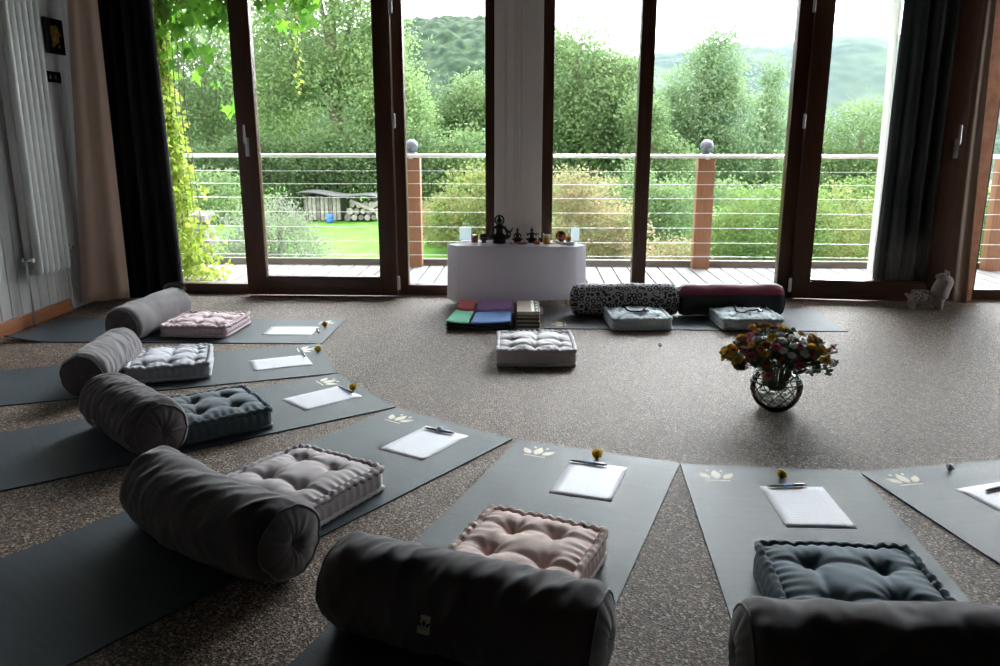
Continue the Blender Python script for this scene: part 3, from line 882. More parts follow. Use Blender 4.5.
# ------------------------------------------------------------------ bolsters
def bolster(x, y, th, L, Rr, label, mat, seed, z0=MT, wr=(.004, 3.0, .4), tagpos=None, slump=0.0, handle=None, capmat=None, group='bolsters'):
    """wr = wrinkle height, wrinkles per length, slant"""
    t = thing('bolster', label, 'bolster', (x, y, z0), th, group)
    nu, nv = 96, 110
    def surf(u, v):
        an = u * 2 * PI
        s = 2 * v - 1
        e = max(0, (abs(s) - .86) / .14)
        R_ = Rr * (1 - .16 * e ** 2.6)
        R_ += .006 * fn(math.cos(an) * 1.2, math.sin(an) * 1.2 + seed, s * 2.2)
        R_ += wr[0] * (1 - 2 * abs(fn(s * wr[1] + wr[2] * an, math.sin(an) * .8 + seed, math.cos(an) * .8)))
        R_ += wr[0] * .5 * fn(s * wr[1] * 3 + wr[2] * 2 * math.sin(an), an * .7 * 0 + math.cos(an) * 2, seed + 5)
        R_ += wr[0] * .45 * (1 - 2 * abs(fn(s * wr[1] * 2.4 + wr[2] * 1.6 * an + 9, math.sin(an) * 1.6, math.cos(an) * 1.6 + seed)))
        R_ += .0045 * e * fn(math.cos(an) * 5, math.sin(an) * 5 + seed, s)      # gathers at the ends
        X = s * L / 2 * (1 - .0 * e)
        Y = R_ * math.cos(an); Z = Rr + R_ * math.sin(an)
        if slump:
            Y += slump * .10 * (s * s - .4); Z -= slump * .02 * math.exp(-((s - .25) / .25) ** 2) * max(0, math.sin(an))
        if Z < .018: Z = .004 + max(0, Z) * .78
        return (X, Y, Z)
    mb = MB(); mb.grid(surf, nu, nv, closed_u=True); mb.build('cover', mat, t, angle=120)
    for sg in (-1, 1):
        mb = MB()
        def cap(u, v, sg=sg):
            p = Vector(surf(u, 0 if sg < 0 else 1)); c = Vector((p.x, slump * .06, Rr))
            an = u * 2 * PI
            q = c.lerp(p, 1 - v)
            bulge = .022 * math.sin(min(1, v * 1.5) * PI / 2) - .012 * max(0, (v - .7) / .3)
            q.x += sg * (bulge + .0042 * fn(math.cos(an) * 4, math.sin(an) * 4 + seed, v * 1.5) * min(1, v * 6) * (1 - .5 * v))
            return q
        mb.grid(cap, nu, 14, closed_u=True)
        mb.build('end_cap', capmat or mat, t, angle=120)
        path = [surf(k / 60, 0 if sg < 0 else 1) for k in range(60)]
        mb = MB(); mb.tube([(p[0], p[1], p[2]) for p in path], .0042, 7, closed=True); mb.build('piping', capmat or mat, t, angle=120)
    if handle:
        sg = handle
        mb = MB()
        w = .013
        vs = []
        for k in range(15):
            q = k / 14; an = PI * q
            X = sg * (L / 2 - .02 + .028 * math.sin(an)); Y = .075 * math.cos(an); Z = Rr * 1.72 + .03 * math.sin(an) + .015
            vs += [(X, Y, Z - w), (X + sg * .004, Y, Z + w)]
        mb.add(vs, [(2 * k, 2 * k + 1, 2 * k + 3, 2 * k + 2) for k in range(14)])
        ho = mb.build('carry_strap', mat, t, angle=120); ho.modifiers.new('cloth_thickness', 'SOLIDIFY').thickness = .003
    if tagpos:
        sx, an, big = tagpos
        cx = sx * L / 2; r = Rr + .006
        n = Vector((0, math.cos(an), math.sin(an))); up = Vector((0, -math.sin(an), math.cos(an)))
        if up.z < 0: up = -up
        side_ = up.cross(n) * 1.0
        mb = MB()
        ww, hh = .03 * big, .042 * big
        org = Vector((cx, 0, Rr)) + n * r
        flap = n * (.004)
        P = [org - side_ * ww / 2 - up * hh / 2 + flap, org + side_ * ww / 2 - up * hh / 2 + flap, org + side_ * ww / 2 + up * hh / 2, org - side_ * ww / 2 + up * hh / 2]
        mb.add(P, [(0, 1, 2, 3)], 0)
        lot = MB(); lotus(lot, 0, .002, .026 * big, 0, 1)
        tilt = (P[0] + P[1]) / 2 - (P[3] + P[2]) / 2
        lp = MB(); lp.add([org + side_ * vx + up * vy + flap * (0.5 - vy / hh) + n * .001 for vx, vy, _ in lot.v], lot.f, 0)
        lo = mb.build('label_tag', M['tag'], t, smooth=False)
        lp.build('lotus_print', M['tag_print'], lo, smooth=False)
        lo['label'] = 'cream cloth label with a black lotus print'
    return t
B = M['bolster']
bolster(-2.27, 4.63, -1.62, .66, .106, 'grey bolster nearest the radiator, with carry strap', B, 31, wr=(.002, 2, .3), handle=-1)
bolster(-2.03, 3.625, -1.43, .53, .10, 'grey bolster beside the pale grey cushion', B, 32, wr=(.005, 4, .5))
bolster(-1.525, 2.875, -.74, .525, .107, 'strongly creased grey bolster beside the dark slate cushion', B, 33, wr=(.008, 7, .9), tagpos=(-.4, PI + .35, .8))
bolster(-0.898, 2.05, -.60, .64, .113, 'slumped grey bolster leaning over the lilac-grey cushion', B, 34, wr=(.006, 4, .8), tagpos=(-.25, PI + .25, .7), slump=.35)
bolster(-0.145, 1.62, -.35, .645, .11, 'grey bolster with cream lotus label before the dusty pink cushion', B, 35, wr=(.0065, 5, .9), tagpos=(-.12, PI - .12, 1.0))
bolster(0.775, 1.455, -.03, .66, .112, 'grey bolster cut by the lower right corner of the view', B, 36, wr=(.006, 3, .5))
bolster(0.617, 5.19, .03, .665, .105, 'black and white patterned bolster by the window', M['ornament'], 37, wr=(.002, 2, .2), group='patterned bolsters by the window')
bolster(1.305, 5.205, .03, .65, .105, 'burgundy striped bolster by the window', M['burgundy'], 38, wr=(.003, 2, .2), group='patterned bolsters by the window')

# ------------------------------------------------------------------ low table with cloth and small altar
TX, TY, TZ = -0.10, 5.635, 0.415
tb = thing('low_table', 'low table hidden under the white tablecloth', 'table', (TX, TY, 0))
MB().box((0, 0, TZ - .018), (.77, .24, .03), .006).build('tabletop', M['table_wood'], tb)
for sx in (-1, 1):
    for sy in (-1, 1):
        mb = MB(); mb.cyl((sx * .36, sy * .09, 0), (sx * .35, sy * .085, TZ - .03), .014, .019); mb.build('leg', M['table_wood'], tb)
mb = MB()
def cloth_plan(s):
    """outline of the hanging cloth: front, two flared corners, sides and back (counter-clockwise)"""
    P = [(-.405, -.152), (.415, -.152), (.484, -.045), (.414, -.02), (.414, .15), (-.404, .15), (-.404, -.02), (-.480, -.045)]
    ln = [math.dist(P[i], P[(i + 1) % 8]) for i in range(8)]
    tot = sum(ln); d = s * tot
    for i in range(8):
        if d <= ln[i] + 1e-9:
            k = d / ln[i]; a, b = P[i], P[(i + 1) % 8]
            return (a[0] + (b[0] - a[0]) * k, a[1] + (b[1] - a[1]) * k)
        d -= ln[i]
    return P[0]
def cloth_top(u, v):
    x, y = cloth_plan(u)
    k = v
    return (x * k, y * k, TZ + .006 - .007 * max(0, k - .9) / .1)
mb.grid(cloth_top, 240, 8, closed_u=True)
def cloth_side(u, v):
    x, y = cloth_plan(u)
    fl = 1 + .022 * v + .004 * math.sin(u * 2 * PI * 9 + 1) * v
    z = TZ - .001 - v * (TZ - .032 + .016 * math.sin(u * 2 * PI * 2 + .7))
    if v < .06: fl = 1 + .004 * math.sin(v / .06 * PI)
    return (x * fl, y * fl, z)
mb.grid(cloth_side, 240, 16, closed_u=True)
cl = mb.build('tablecloth', M['cloth'], None, (TX, TY, 0), angle=70)
tag(cl, 'white tablecloth hanging to the carpet over the low altar table', 'tablecloth')
ZT = TZ + .0065

def altar(name, label, cat, x, y):
    return thing(name, label, cat, (x, y, ZT), 0)
t = altar('candle', 'red candle in a glass at the left end of the altar', 'candle', -.392, 5.62)
MB().lathe([(.020, .002), (.021, .004), (.021, .046), (.018, .048)], n=20).build('wax', M['wax_red'], t)
MB().lathe([(.022, 0), (.024, .003), (.024, .066), (.0225, .067), (.022, .006)], n=24).build('glass_cup', M['clear_glass'], t)
MB().lathe([(.0205, .047), (.0205, .055), (.019, .056), (.0, .054)], n=20).build('wax_rim', M['wax_pink'], t)
t = altar('bowl', 'dark round shell bowl beside the red candle', 'bowl', -.327, 5.61)
MB().lathe([(.014, 0), (.02, .003), (.013, .01), (.027, .025), (.031, .042), (.027, .058), (.022, .062), (.02, .058), (.024, .045), (.01, .02)], n=24).build('shell', M['coconut'], t)
MB().tube([(.0305 * math.cos(a), .0305 * math.sin(a), .04) for a in [2 * PI * k / 24 for k in range(24)]], .0022, 6, closed=True).build('pale_band', M['terracotta'], t)

def seated_figure(name, label, x, y, s, mat, halo=False, arms='lap'):
    """seated statue fused into one skin"""
    t = altar(name, label, 'statue', x, y)
    mb = MB()
    mb.lathe([(.036 * s, 0), (.038 * s, .005 * s), (.034 * s, .012 * s), (.037 * s, .02 * s), (.03 * s, .024 * s)], n=24)          # lotus seat
    for sg in (-1, 1):                                             # crossed legs
        mb.tube([(sg * .012 * s, .005 * s, .034 * s), (sg * .042 * s, -.012 * s, .034 * s), (sg * .03 * s, -.03 * s, .03 * s), (-sg * .012 * s, -.034 * s, .03 * s)],
                [.015 * s, .0135 * s, .010 * s, .006 * s], 10)
    mb.ball((0, 0, .045 * s), (.024 * s, .018 * s, .022 * s), 14)
    mb.ball((0, 0, .068 * s), (.019 * s, .014 * s, .026 * s), 14)
    mb.ball((0, 0, .088 * s), (.027 * s, .014 * s, .015 * s), 14)
    mb.cyl((0, 0, .095 * s), (0, -.001 * s, .112 * s), .008 * s)
    mb.ball((0, -.002 * s, .123 * s), (.0135 * s, .0145 * s, .0175 * s), 14)
    mb.ball((0, -.016 * s, .121 * s), (.003 * s, .005 * s, .004 * s), 8)
    mb.ball((0, .002 * s, .142 * s), (.007 * s, .007 * s, .009 * s), 10)
    for sg in (-1, 1):
        mb.ball((sg * .0135 * s, 0, .12 * s), (.003 * s, .004 * s, .007 * s), 8)
        if arms == 'lap':
            mb.tube([(sg * .026 * s, 0, .09 * s), (sg * .036 * s, -.004 * s, .066 * s), (sg * .024 * s, -.024 * s, .05 * s), (sg * .004 * s, -.03 * s, .046 * s)], [.0085 * s, .0075 * s, .006 * s, .005 * s], 9)
        elif arms == 'raised':
            mb.tube([(sg * .026 * s, 0, .09 * s), (sg * .044 * s, -.004 * s, .07 * s), (sg * .05 * s, -.008 * s, .1 * s)], [.0085 * s, .0075 * s, .006 * s], 9)
        else:                                                     # hands on the knees, one hand held out
            mb.tube([(sg * .026 * s, 0, .09 * s), (sg * .04 * s, -.002 * s, .065 * s), (sg * .046 * s, -.016 * s, .045 * s)], [.0085 * s, .0075 * s, .006 * s], 9)
    if arms == 'out':
        mb.tube([(.024 * s, 0, .088 * s), (.05 * s, -.008 * s, .062 * s), (.066 * s, -.016 * s, .068 * s), (.072 * s, -.016 * s, .085 * s)], [.008 * s, .007 * s, .005 * s, .004 * s], 9)
        mb.tube([(.05 * s, -.006 * s, .03 * s), (.06 * s, -.01 * s, .045 * s), (.058 * s, -.01 * s, .064 * s)], [.006 * s, .005 * s, .004 * s], 8)
    o = mb.build('body', mat, t)
    remesh(o, .0022 * s, 2)
    if halo:
        mb = MB(); mb.tube([(.0235 * s * math.cos(a), .006 * s, .124 * s + .0245 * s * math.sin(a)) for a in [2 * PI * k / 36 for k in range(36)]], .0045 * s, 8, closed=True)
        mb.build('halo', mat, t)
    return t
seated_figure('statue', 'tall black seated statue with round halo on the altar', -.218, 5.60, 1.28, M['bronze_black'], True, 'out')
seated_figure('statue', 'small brown seated figure between black statue and green figure', -.093, 5.63, .70, M['bronze_brown'])
seated_figure('statue', 'small dark green seated figure with both arms raised', .008, 5.63, .72, M['bronze_green'], False, 'raised')
t = altar('incense_dish', 'flat terracotta dish before the small brown figure', 'dish', -.063, 5.565)
MB().lathe([(.034, 0), (.04, .004), (.042, .009), (.039, .009), (.034, .005)], n=28).build('dish', M['terracotta'], t)
t = altar('tea_light', 'orange tea light before the dark green figure', 'candle', .044, 5.55)
MB().lathe([(.019, 0), (.023, .006), (.0235, .018), (.021, .022), (.0195, .02), (.018, .012)], n=22).build('cup', M['wax_orange'], t)
MB().lathe([(.0178, .009), (.0178, .0145), (.002, .0150)], n=18).build('wax', M['wax_white'], t)
t = altar('paperclip_stone', 'tiny amber stone beside the tall black statue', 'stone', -.135, 5.55); t.name = 'amber_stone'
mb = MB(); mb.ball((0, 0, .008), (.012, .01, .009), 10); mb.ball((.014, .003, .006), (.007, .007, .006), 8); mb.build('stone', M['wax_white'], t)
t = altar('candle', 'yellow candle jar with pale top near the right end of the altar', 'candle', .112, 5.58)
MB().lathe([(.024, 0), (.025, .004), (.025, .042), (.02, .046)], n=22).build('wax', M['wax_yellow'], t)
MB().lathe([(.0225, .044), (.026, .05), (.026, .062), (.023, .064), (.02, .06)], n=22).build('rim', M['wax_white'], t)
t = altar('glass', 'small smoky glass behind the yellow candle jar', 'glass', .073, 5.67)
MB().lathe([(.018, 0), (.02, .003), (.022, .062), (.0205, .063), (.018, .006)], n=20).build('cup', M['clear_glass'], t)
MB().lathe([(.0165, .004), (.0175, .03), (.002, .031)], n=18).build('filling', M['bronze_brown'], t)
t = altar('shell', 'cream shell lying between yellow candle and red-brown bowl', 'shell', .176, 5.60)
mb = MB()
mb.grid(lambda u, v: ((u - .5) * .085 * (1 - .25 * v), (v - .5) * .06, .004 + .024 * math.sin(PI * u) * math.sin(PI * min(1, v * .8 + .2)) + .002 * math.sin(u * 40)), 40, 14)
so = mb.build('valve', M['shell'], t); so.modifiers.new('thickness', 'SOLIDIFY').thickness = .003
t = altar('bowl', 'glossy red-brown round bowl tilted at the right of the altar', 'bowl', .212, 5.66)
mb = MB(); mb.lathe([(.012, -.034), (.024, -.03), (.037, -.008), (.036, .012), (.026, .027), (.022, .027), (.03, .01), (.03, -.006), (.01, -.026)], n=28)
o = mb.build('pot', M['brown_glaze'], t, loc=(0, 0, .045), rot=(.45, .2, 0))
MB().lathe([(.02, 0), (.024, .003), (.02, .012), (.016, .012)], n=20).build('stand', M['brown_glaze'], t)
t = altar('chrysanthemum', 'orange flower head leaning on the red-brown bowl', 'flower', .262, 5.61)
o = bpy.data.objects.new('petals', flower_me('f', M['wax_orange'], M['eye_gold'], .024, 4, 16, .36, 15, 5)); C.objects.link(o); o.parent = t; o.location = (0, 0, .03); o.rotation_euler = (.9, .1, 0)
MB().lathe([(.005, 0), (.016, .008), (.014, .024), (.004, .028)], n=12).build('calyx', M['stem'], t)
t = altar('dish', 'white oblong dish at the right front of the altar', 'dish', .262, 5.548)
mb = MB(); mb.lathe([(.03, 0), (.044, .005), (.052, .014), (.05, .015), (.042, .008), (.028, .004)], n=28)
mb.v = [(x * 1.15, y * .6, z) for x, y, z in mb.v]; mb.build('plate', M['porcelain'], t)
for x, w, lb in ((-.465, .085, 'pale blue card standing at the left end of the altar'), (.315, .06, 'pale blue card standing at the right end of the altar')):
    o = MB().box((0, 0, .048), (w, .003, .09), .001).build('card', M['card_blue'], None, (x, 5.725, ZT + .001), (-.06, 0, 0), smooth=False)
    tag(o, lb, 'card')

# ------------------------------------------------------------------ folded blankets, books, leaflet
def folded(name, label, pts, z, thick, layers, mat, sag=0.0, group='folded blankets before the altar'):
    """folded wool: quad outline pts (front-left, front-right, back-right, back-left), soft stacked layers"""
    t = thing(name, label, 'blanket', (0, 0, z), 0, group)
    A = [Vector((p[0], p[1], 0)) for p in pts]
    lh = thick / layers
    for l in range(layers):
        mb = MB()
        q = rnd.uniform(-.006, .006)
        def top(u, v, l=l, q=q):
            p = (A[0].lerp(A[1], u)).lerp(A[3].lerp(A[2], u), v)
            b = .5 * lh * (1 - min(1, min(u, 1 - u, v * 1.2, (1 - v) * 1.2) * 22)) ** 2
            zz = sag * (2 * u - 1) ** 2
            return (p.x + q, p.y + q * .6, l * lh + lh * .97 - b + zz)
        def bot(u, v, l=l, q=q):
            p = top(u, v); b = (l * lh + lh * .97 + sag * (2 * u - 1) ** 2) - p[2]
            return (p[0], p[1], l * lh + b + sag * (2 * u - 1) ** 2 + .0005)
        n = 26
        mb.grid(top, n, n); mb.grid(bot, n, n, flip=True)
        nn = n * n
        rim = list(range(n)) + [j * n + n - 1 for j in range(1, n)] + [(n - 1) * n + i for i in range(n - 2, -1, -1)] + [j * n for j in range(n - 2, 0, -1)]
        mb.f += [(rim[k], rim[(k + 1) % len(rim)], nn + rim[(k + 1) % len(rim)], nn + rim[k]) for k in range(len(rim))]; mb.mi += [0] * len(rim)
        mb.build('fold', mat, t, angle=70)
    return t
folded('blanket', 'navy folded blanket at the bottom of the coloured pile', [(-.515, 4.735), (-.10, 4.745), (-.095, 5.06), (-.475, 5.06)], 0.0, .044, 2, M['w_navy'])
folded('blanket', 'green folded blanket on the navy one', [(-.505, 4.75), (-.365, 4.70), (-.352, 5.02), (-.472, 5.07)], .0455, .013, 1, M['w_green'], .006)
folded('blanket', 'blue folded blanket on the navy one', [(-.355, 4.70), (-.115, 4.755), (-.11, 5.06), (-.343, 5.0)], .0455, .013, 1, M['w_blue'], .006)
folded('blanket', 'small red folded blanket against the tablecloth', [(-.475, 5.10), (-.362, 5.06), (-.368, 5.36), (-.478, 5.39)], 0.0, .06, 2, M['w_red'], .008)
folded('blanket', 'small purple folded blanket against the tablecloth', [(-.352, 5.07), (-.112, 5.10), (-.112, 5.39), (-.355, 5.37)], 0.0, .06, 2, M['w_purple'], .008)

BK = [('bottom', 0), ('second from the bottom', .004), ('middle', -.003), ('second from the top', .005), ('topmost', 0)]
zb = 0.0
for i, (w, dx) in enumerate(BK):
    h = .0235
    t = thing('book', ('%s brown book of the stack beside the blankets' % w) if i < 4 else 'topmost book of the stack, brown cover with black and white squares', 'book', (-.012 + dx, 4.92, zb), rnd.uniform(-.03, .03), 'books stacked beside the blankets')
    mb = MB(); mb.box((0, 0, h / 2), (.132, .33, h * .5), .001); mb.build('pages', M['book_page'], t, smooth=False)
    mb = MB()
    mb.box((0, 0, .003), (.139, .337, .0066), .001); mb.box((0, 0, h - .0034), (.139, .337, .0066), .001)
    mb.box((-.068, 0, h / 2), (.004, .337, h * .8), .001)
    bc = mb.build('cover', M['book_black'] if i < 4 else M['book_cover'], t, smooth=False)
    if i == 4:
        mb = MB()
        mb.add([(.018, -.168, h + .0001), (.036, -.168, h + .0001), (.036, .168, h + .0001), (.018, .168, h + .0001)], [(0, 1, 2, 3)], 1)
        for k in range(4):
            y0 = -.16 + k * .082
            mb.add([(.038, y0, h + .0001), (.066, y0, h + .0001), (.066, y0 + .072, h + .0001), (.038, y0 + .072, h + .0001)], [(0, 1, 2, 3)], 0)
            mb.add([(.045, y0 + .02, h + .0003), (.059, y0 + .02, h + .0003), (.059, y0 + .05, h + .0003), (.045, y0 + .05, h + .0003)], [(0, 1, 2, 3)], 1)
        mb.build('cover_print', [M['book_black'], M['book_white']], bc, smooth=False)
    zb += h + .0004
lf = MB().box((0, 0, .001), (.10, .21, .0016), .0004).build('leaflet', M['white_card'], None, (.115, 5.32, 0), (0, 0, -.05), smooth=False)
tag(lf, 'white leaflet on the carpet between the books and the patterned bolster', 'leaflet')

# ------------------------------------------------------------------ beads on the two rear cushions
def mala(x, y, z, label, rx, ry, k, seed):
    t = thing('bead_necklace', label, 'necklace', (x, y, z), 0, 'bead necklaces on the rear cushions')
    mb = MB(); n = 66
    for i in range(n):
        a = 2 * PI * i / n
        r = 1 + k * math.sin(3 * a + seed) + .08 * math.sin(5 * a)
        mb.ball((rx * r * math.cos(a), ry * r * math.sin(a), .005 + .004 * math.sin(2 * a + seed)), .0058, 8)
    mb.build('beads', M['bead'], t)
    mb = MB(); mb.lathe([(.002, .012), (.006, .008), (.004, .004), (.011, -.03), (.009, -.03)], n=12)
    mb.build('tassel', M['black_gloss'], t, loc=(rx * 1.0, -ry - .01, .008), rot=(1.5, 0, .3))
mala(.65, 4.95, .102, 'dark bead necklace on the cushion before the patterned bolster', .07, .1, .08, 1)
mala(1.34, 4.97, .102, 'dark bead necklace on the cushion before the burgundy bolster', .075, .1, .3, 2)

# ------------------------------------------------------------------ vase and bouquet
VX, VY, VR = 1.062, 3.35, .105
v = thing('globe_vase', 'round glass vase wrapped in black net standing on the carpet', 'vase', (VX, VY, 0))
prof = []
for k in range(19):
    a = -PI / 2 + .42 + (PI - .42 - .62) * k / 18
    prof.append((VR * math.cos(a), VR + VR * math.sin(a) - VR * (1 - math.sin(PI / 2 - .42)) ))
inner = [(r * .96, z + .003 * (1 if i == 0 else 0)) for i, (r, z) in enumerate(prof)][::-1]
z0 = prof[0][1]
prof = [(r, z - z0 + .001) for r, z in prof]; inner = [(r, z - z0 + .005) for r, z in inner]
MB().lathe(prof + [(prof[-1][0] + .004, prof[-1][1] + .012), (prof[-1][0], prof[-1][1] + .014)] + inner, n=40).build('glass_globe', M['clear_glass'], v, angle=80)
mb = MB()
def sp(a, e): return (VR * 1.02 * math.cos(e) * math.cos(a), VR * 1.02 * math.cos(e) * math.sin(a), VR * (1 + math.sin(e)) - z0 * 1 + .001 + .004)
rows = [-.95, -.66, -.36, -.06, .22]
nn_ = 13
for ri in range(len(rows) - 1):                                     # diamond net
    for k in range(nn_):
        a0 = 2 * PI * (k + .5 * (ri % 2)) / nn_
        for sg in (-.5, .5):
            a1 = a0 + sg * 2 * PI / nn_
            mb.tube([sp(a0 + (a1 - a0) * q, rows[ri] + (rows[ri + 1] - rows[ri]) * q) for q in (0, .33, .66, 1)], .0021, 5)
for e in (.22, .42):
    mb.tube([sp(2 * PI * k / 40, e) for k in range(40)], .0026, 6, closed=True)
mb.tube([sp(2 * PI * k / 40, -.95) for k in range(40)], .0026, 6, closed=True)
mb.build('net', M['net'], v)
pb = MB()
for k in range(70):
    a = rnd.uniform(0, 2 * PI); q = math.sqrt(rnd.random())
    zz = rnd.uniform(.02, .075); rr = math.sqrt(max(0, (VR * .86) ** 2 - (zz + .01 - VR) ** 2)) * q
    pb.ball((rr * math.cos(a), rr * math.sin(a), zz), (.010, .012, .008), 8, rot=Matrix.Rotation(rnd.uniform(0, 3), 4, 'Z'))
po = pb.build('pebbles', M['pebble'], v); po['kind'] = 'stuff'

bq = thing('bouquet', 'bouquet of yellow, white, russet and pink chrysanthemums in the globe vase', 'flowers', (VX, VY, .15))
HEADS = {k: [flower_me('f', M['p_' + k], M[e], .020, 6 if k in ('white', 'yellow') else 5, 20, .3, cup, s) for s in (1, 2)] for k, e, cup in
         (('yellow', 'eye_gold', 2), ('white', 'eye_pale', 4), ('brown', 'eye_dark', 2), ('pink', 'eye_dark', 4), ('amber', 'eye_dark', 2))}
PX = [(425, 105, 'amber'), (500, 110, 'yellow'), (530, 125, 'yellow'), (490, 150, 'white'), (550, 165, 'white'), (605, 200, 'white'), (545, 220, 'white'), (470, 245, 'white'),
      (515, 272, 'white'), (597, 265, 'white'), (488, 190, 'white'), (580, 128, 'white'), (630, 150, 'brown'), (668, 180, 'amber'), (705, 187, 'brown'), (750, 195, 'brown'),
      (780, 250, 'brown'), (655, 222, 'yellow'), (730, 228, 'yellow'), (668, 275, 'amber'), (722, 298, 'yellow'), (638, 262, 'pink'), (592, 312, 'pink'), (560, 335, 'pink'),
      (575, 222, 'pink'), (455, 287, 'brown'), (365, 265, 'amber'), (375, 215, 'brown'), (328, 265, 'pink'), (290, 285, 'pink'), (380, 330, 'brown'), (398, 395, 'pink'),
      (250, 210, 'brown'), (195, 230, 'yellow'), (190, 272, 'yellow'), (235, 300, 'yellow'), (215, 250, 'amber'), (255, 170, 'amber'), (310, 160, 'pink'), (350, 130, 'amber'),
      (340, 180, 'white'), (432, 165, 'yellow'), (395, 100, 'brown'), (615, 235, 'white'), (700, 160, 'amber'), (750, 300, 'amber'), (450, 110, 'brown'), (300, 215, 'amber'), (430, 225, 'pink'), (690, 240, 'brown')]
stems = MB(); leaves = MB()
def put_head(p, kind, sc):
    d = Vector((p[0], p[1], p[2] - .0)).normalized()
    n = (d + Vector((0, -.12, .8) if kind == 'white' else (0, -.3, .5))).normalized()
    o = bpy.data.objects.new('flower_head', rnd.choice(HEADS[kind])); C.objects.link(o); o.parent = bq
    o.location = p; o.scale = (sc, sc, sc)
    o.rotation_euler = n.to_track_quat('Z', 'Y').to_euler()
    o['label'] = {'yellow': 'yellow flower head', 'white': 'white flower head', 'brown': 'russet flower head', 'pink': 'pink flower head', 'amber': 'amber flower head'}[kind]
    q = Vector((p[0] * .12, p[1] * .12, -.06)); m = Vector((p[0] * .45, p[1] * .45, p[2] * .55 - .0))
    stems.tube([q, q.lerp(m, .55) + Vector((0, 0, .01)), m, Vector(p) - n * .004], .0016, 5)
    for h in range(7):
        b = q.lerp(Vector(p), rnd.uniform(.62, .97)) + Vector((rnd.uniform(-.015, .015), rnd.uniform(-.015, .015), rnd.uniform(-.015, .01)))
        a = rnd.uniform(0, 6.28); dv = (Vector((math.cos(a), math.sin(a), rnd.uniform(-.3, .4))) + d * .7).normalized(); sd_ = dv.orthogonal().normalized()
        ln = rnd.uniform(.025, .045); wd = ln * .26
        pts = [b, b + dv * ln * .3 + sd_ * wd, b + dv * ln * .5 + sd_ * wd * .6, b + dv * ln * .7 + sd_ * wd * .9, b + dv * ln, b + dv * ln * .7 - sd_ * wd * .9, b + dv * ln * .5 - sd_ * wd * .6, b + dv * ln * .3 - sd_ * wd]
        leaves.add(pts, [(0, 1, 2, 7), (2, 3, 5, 6), (2, 6, 7), (3, 4, 5)])
EXTRA = []
MPX = 3.35 / 804.4 * 1.01
for X, Y, k in PX:
    px, py = 690 + X / 5.842, 310 + Y / 5.842
    x = (px - 777.5) * MPX * .94; z = .15 + (362.5 - py) * MPX * 1.02 - .055
    q = 1 - (x / .25) ** 2 - ((z - .06) / .16) ** 2
    y = -.17 * math.sqrt(max(.02, q)) * rnd.uniform(.75, 1.0)
    z -= .25 * (y + .1)                                            # the camera looks down: nearer heads sit lower
    put_head((x, y, z), k, rnd.uniform(.92, 1.12))
    if len(EXTRA) < 30 and rnd.random() < .7 and py < 366:
        EXTRA.append(1)
        put_head((x + rnd.uniform(-.024, .024), y + rnd.uniform(-.01, .03), z + rnd.uniform(-.022, .022)), k, rnd.uniform(.75, .95))
for k in range(17):                                                 # the far side of the bunch
    a = rnd.uniform(.1, PI - .1); e = rnd.uniform(.1, 1.3)
    put_head((.23 * math.cos(a) * math.cos(e), .17 * math.sin(a) * math.cos(e), .05 + .115 * math.sin(e)), rnd.choice(['yellow', 'white', 'brown', 'pink', 'amber']), rnd.uniform(.9, 1.1))
for p in ((.222, -.03, .055), (.215, -.05, .085)):
    put_head(p, 'pink', .55)
stems.build('stems', M['stem'], bq)
lo = leaves.build('leaves', M['bouquet_leaf'], bq, angle=180); lo['kind'] = 'stuff'

# ------------------------------------------------------------------ plush llama by the door
t = thing('plush_llama', 'grey plush llama doorstop on the carpet beside the open door', 'soft toy', (2.73, 5.50, 0), -.12)
mb = MB()
mb.ball((-.06, 0, .075), (.085, .05, .048), 18)
mb.ball((.045, 0, .085), (.055, .048, .06), 16)
mb.tube([(.05, 0, .09), (.065, 0, .15), (.085, 0, .2), (.085, 0, .222)], [.06, .058, .054, .04], 14)
mb.ball((.072, 0, .222), (.046, .034, .028), 14, rot=Matrix.Rotation(.25, 4, 'Y'))
mb.ball((.035, 0, .226), (.022, .02, .017), 12)
for sx in (-.115, .06):
    for sy in (-.028, .028):
        mb.tube([(sx, sy, .06), (sx, sy, .02), (sx, sy, .003)], [.022, .019, .02], 10)
mb.tube([(-.14, 0, .085), (-.158, 0, .1), (-.165, 0, .095)], [.014, .013, .009], 8)
o = mb.build('body', M['plush'], t); remesh(o, .006, 3)
for sy in (-1, 1):
    mb = MB(); mb.ball((.085, sy * .024, .252), (.009, .006, .019), 10); mb.build('ear', M['plush'], t)
    mb = MB(); mb.ball((.046, sy * .028, .232), .0045, 8); mb.build('eye', M['black_gloss'], t)
mb = MB()
mb.grid(lambda u, v: (-.115 + .1 * v, .056 * math.cos(-.35 + (PI + .7) * u), .078 + .053 * math.sin(-.35 + (PI + .7) * u)), 24, 10)
so = mb.build('saddle_blanket', M['plush_dark'], t); so.modifiers.new('thickness', 'SOLIDIFY').thickness = .006

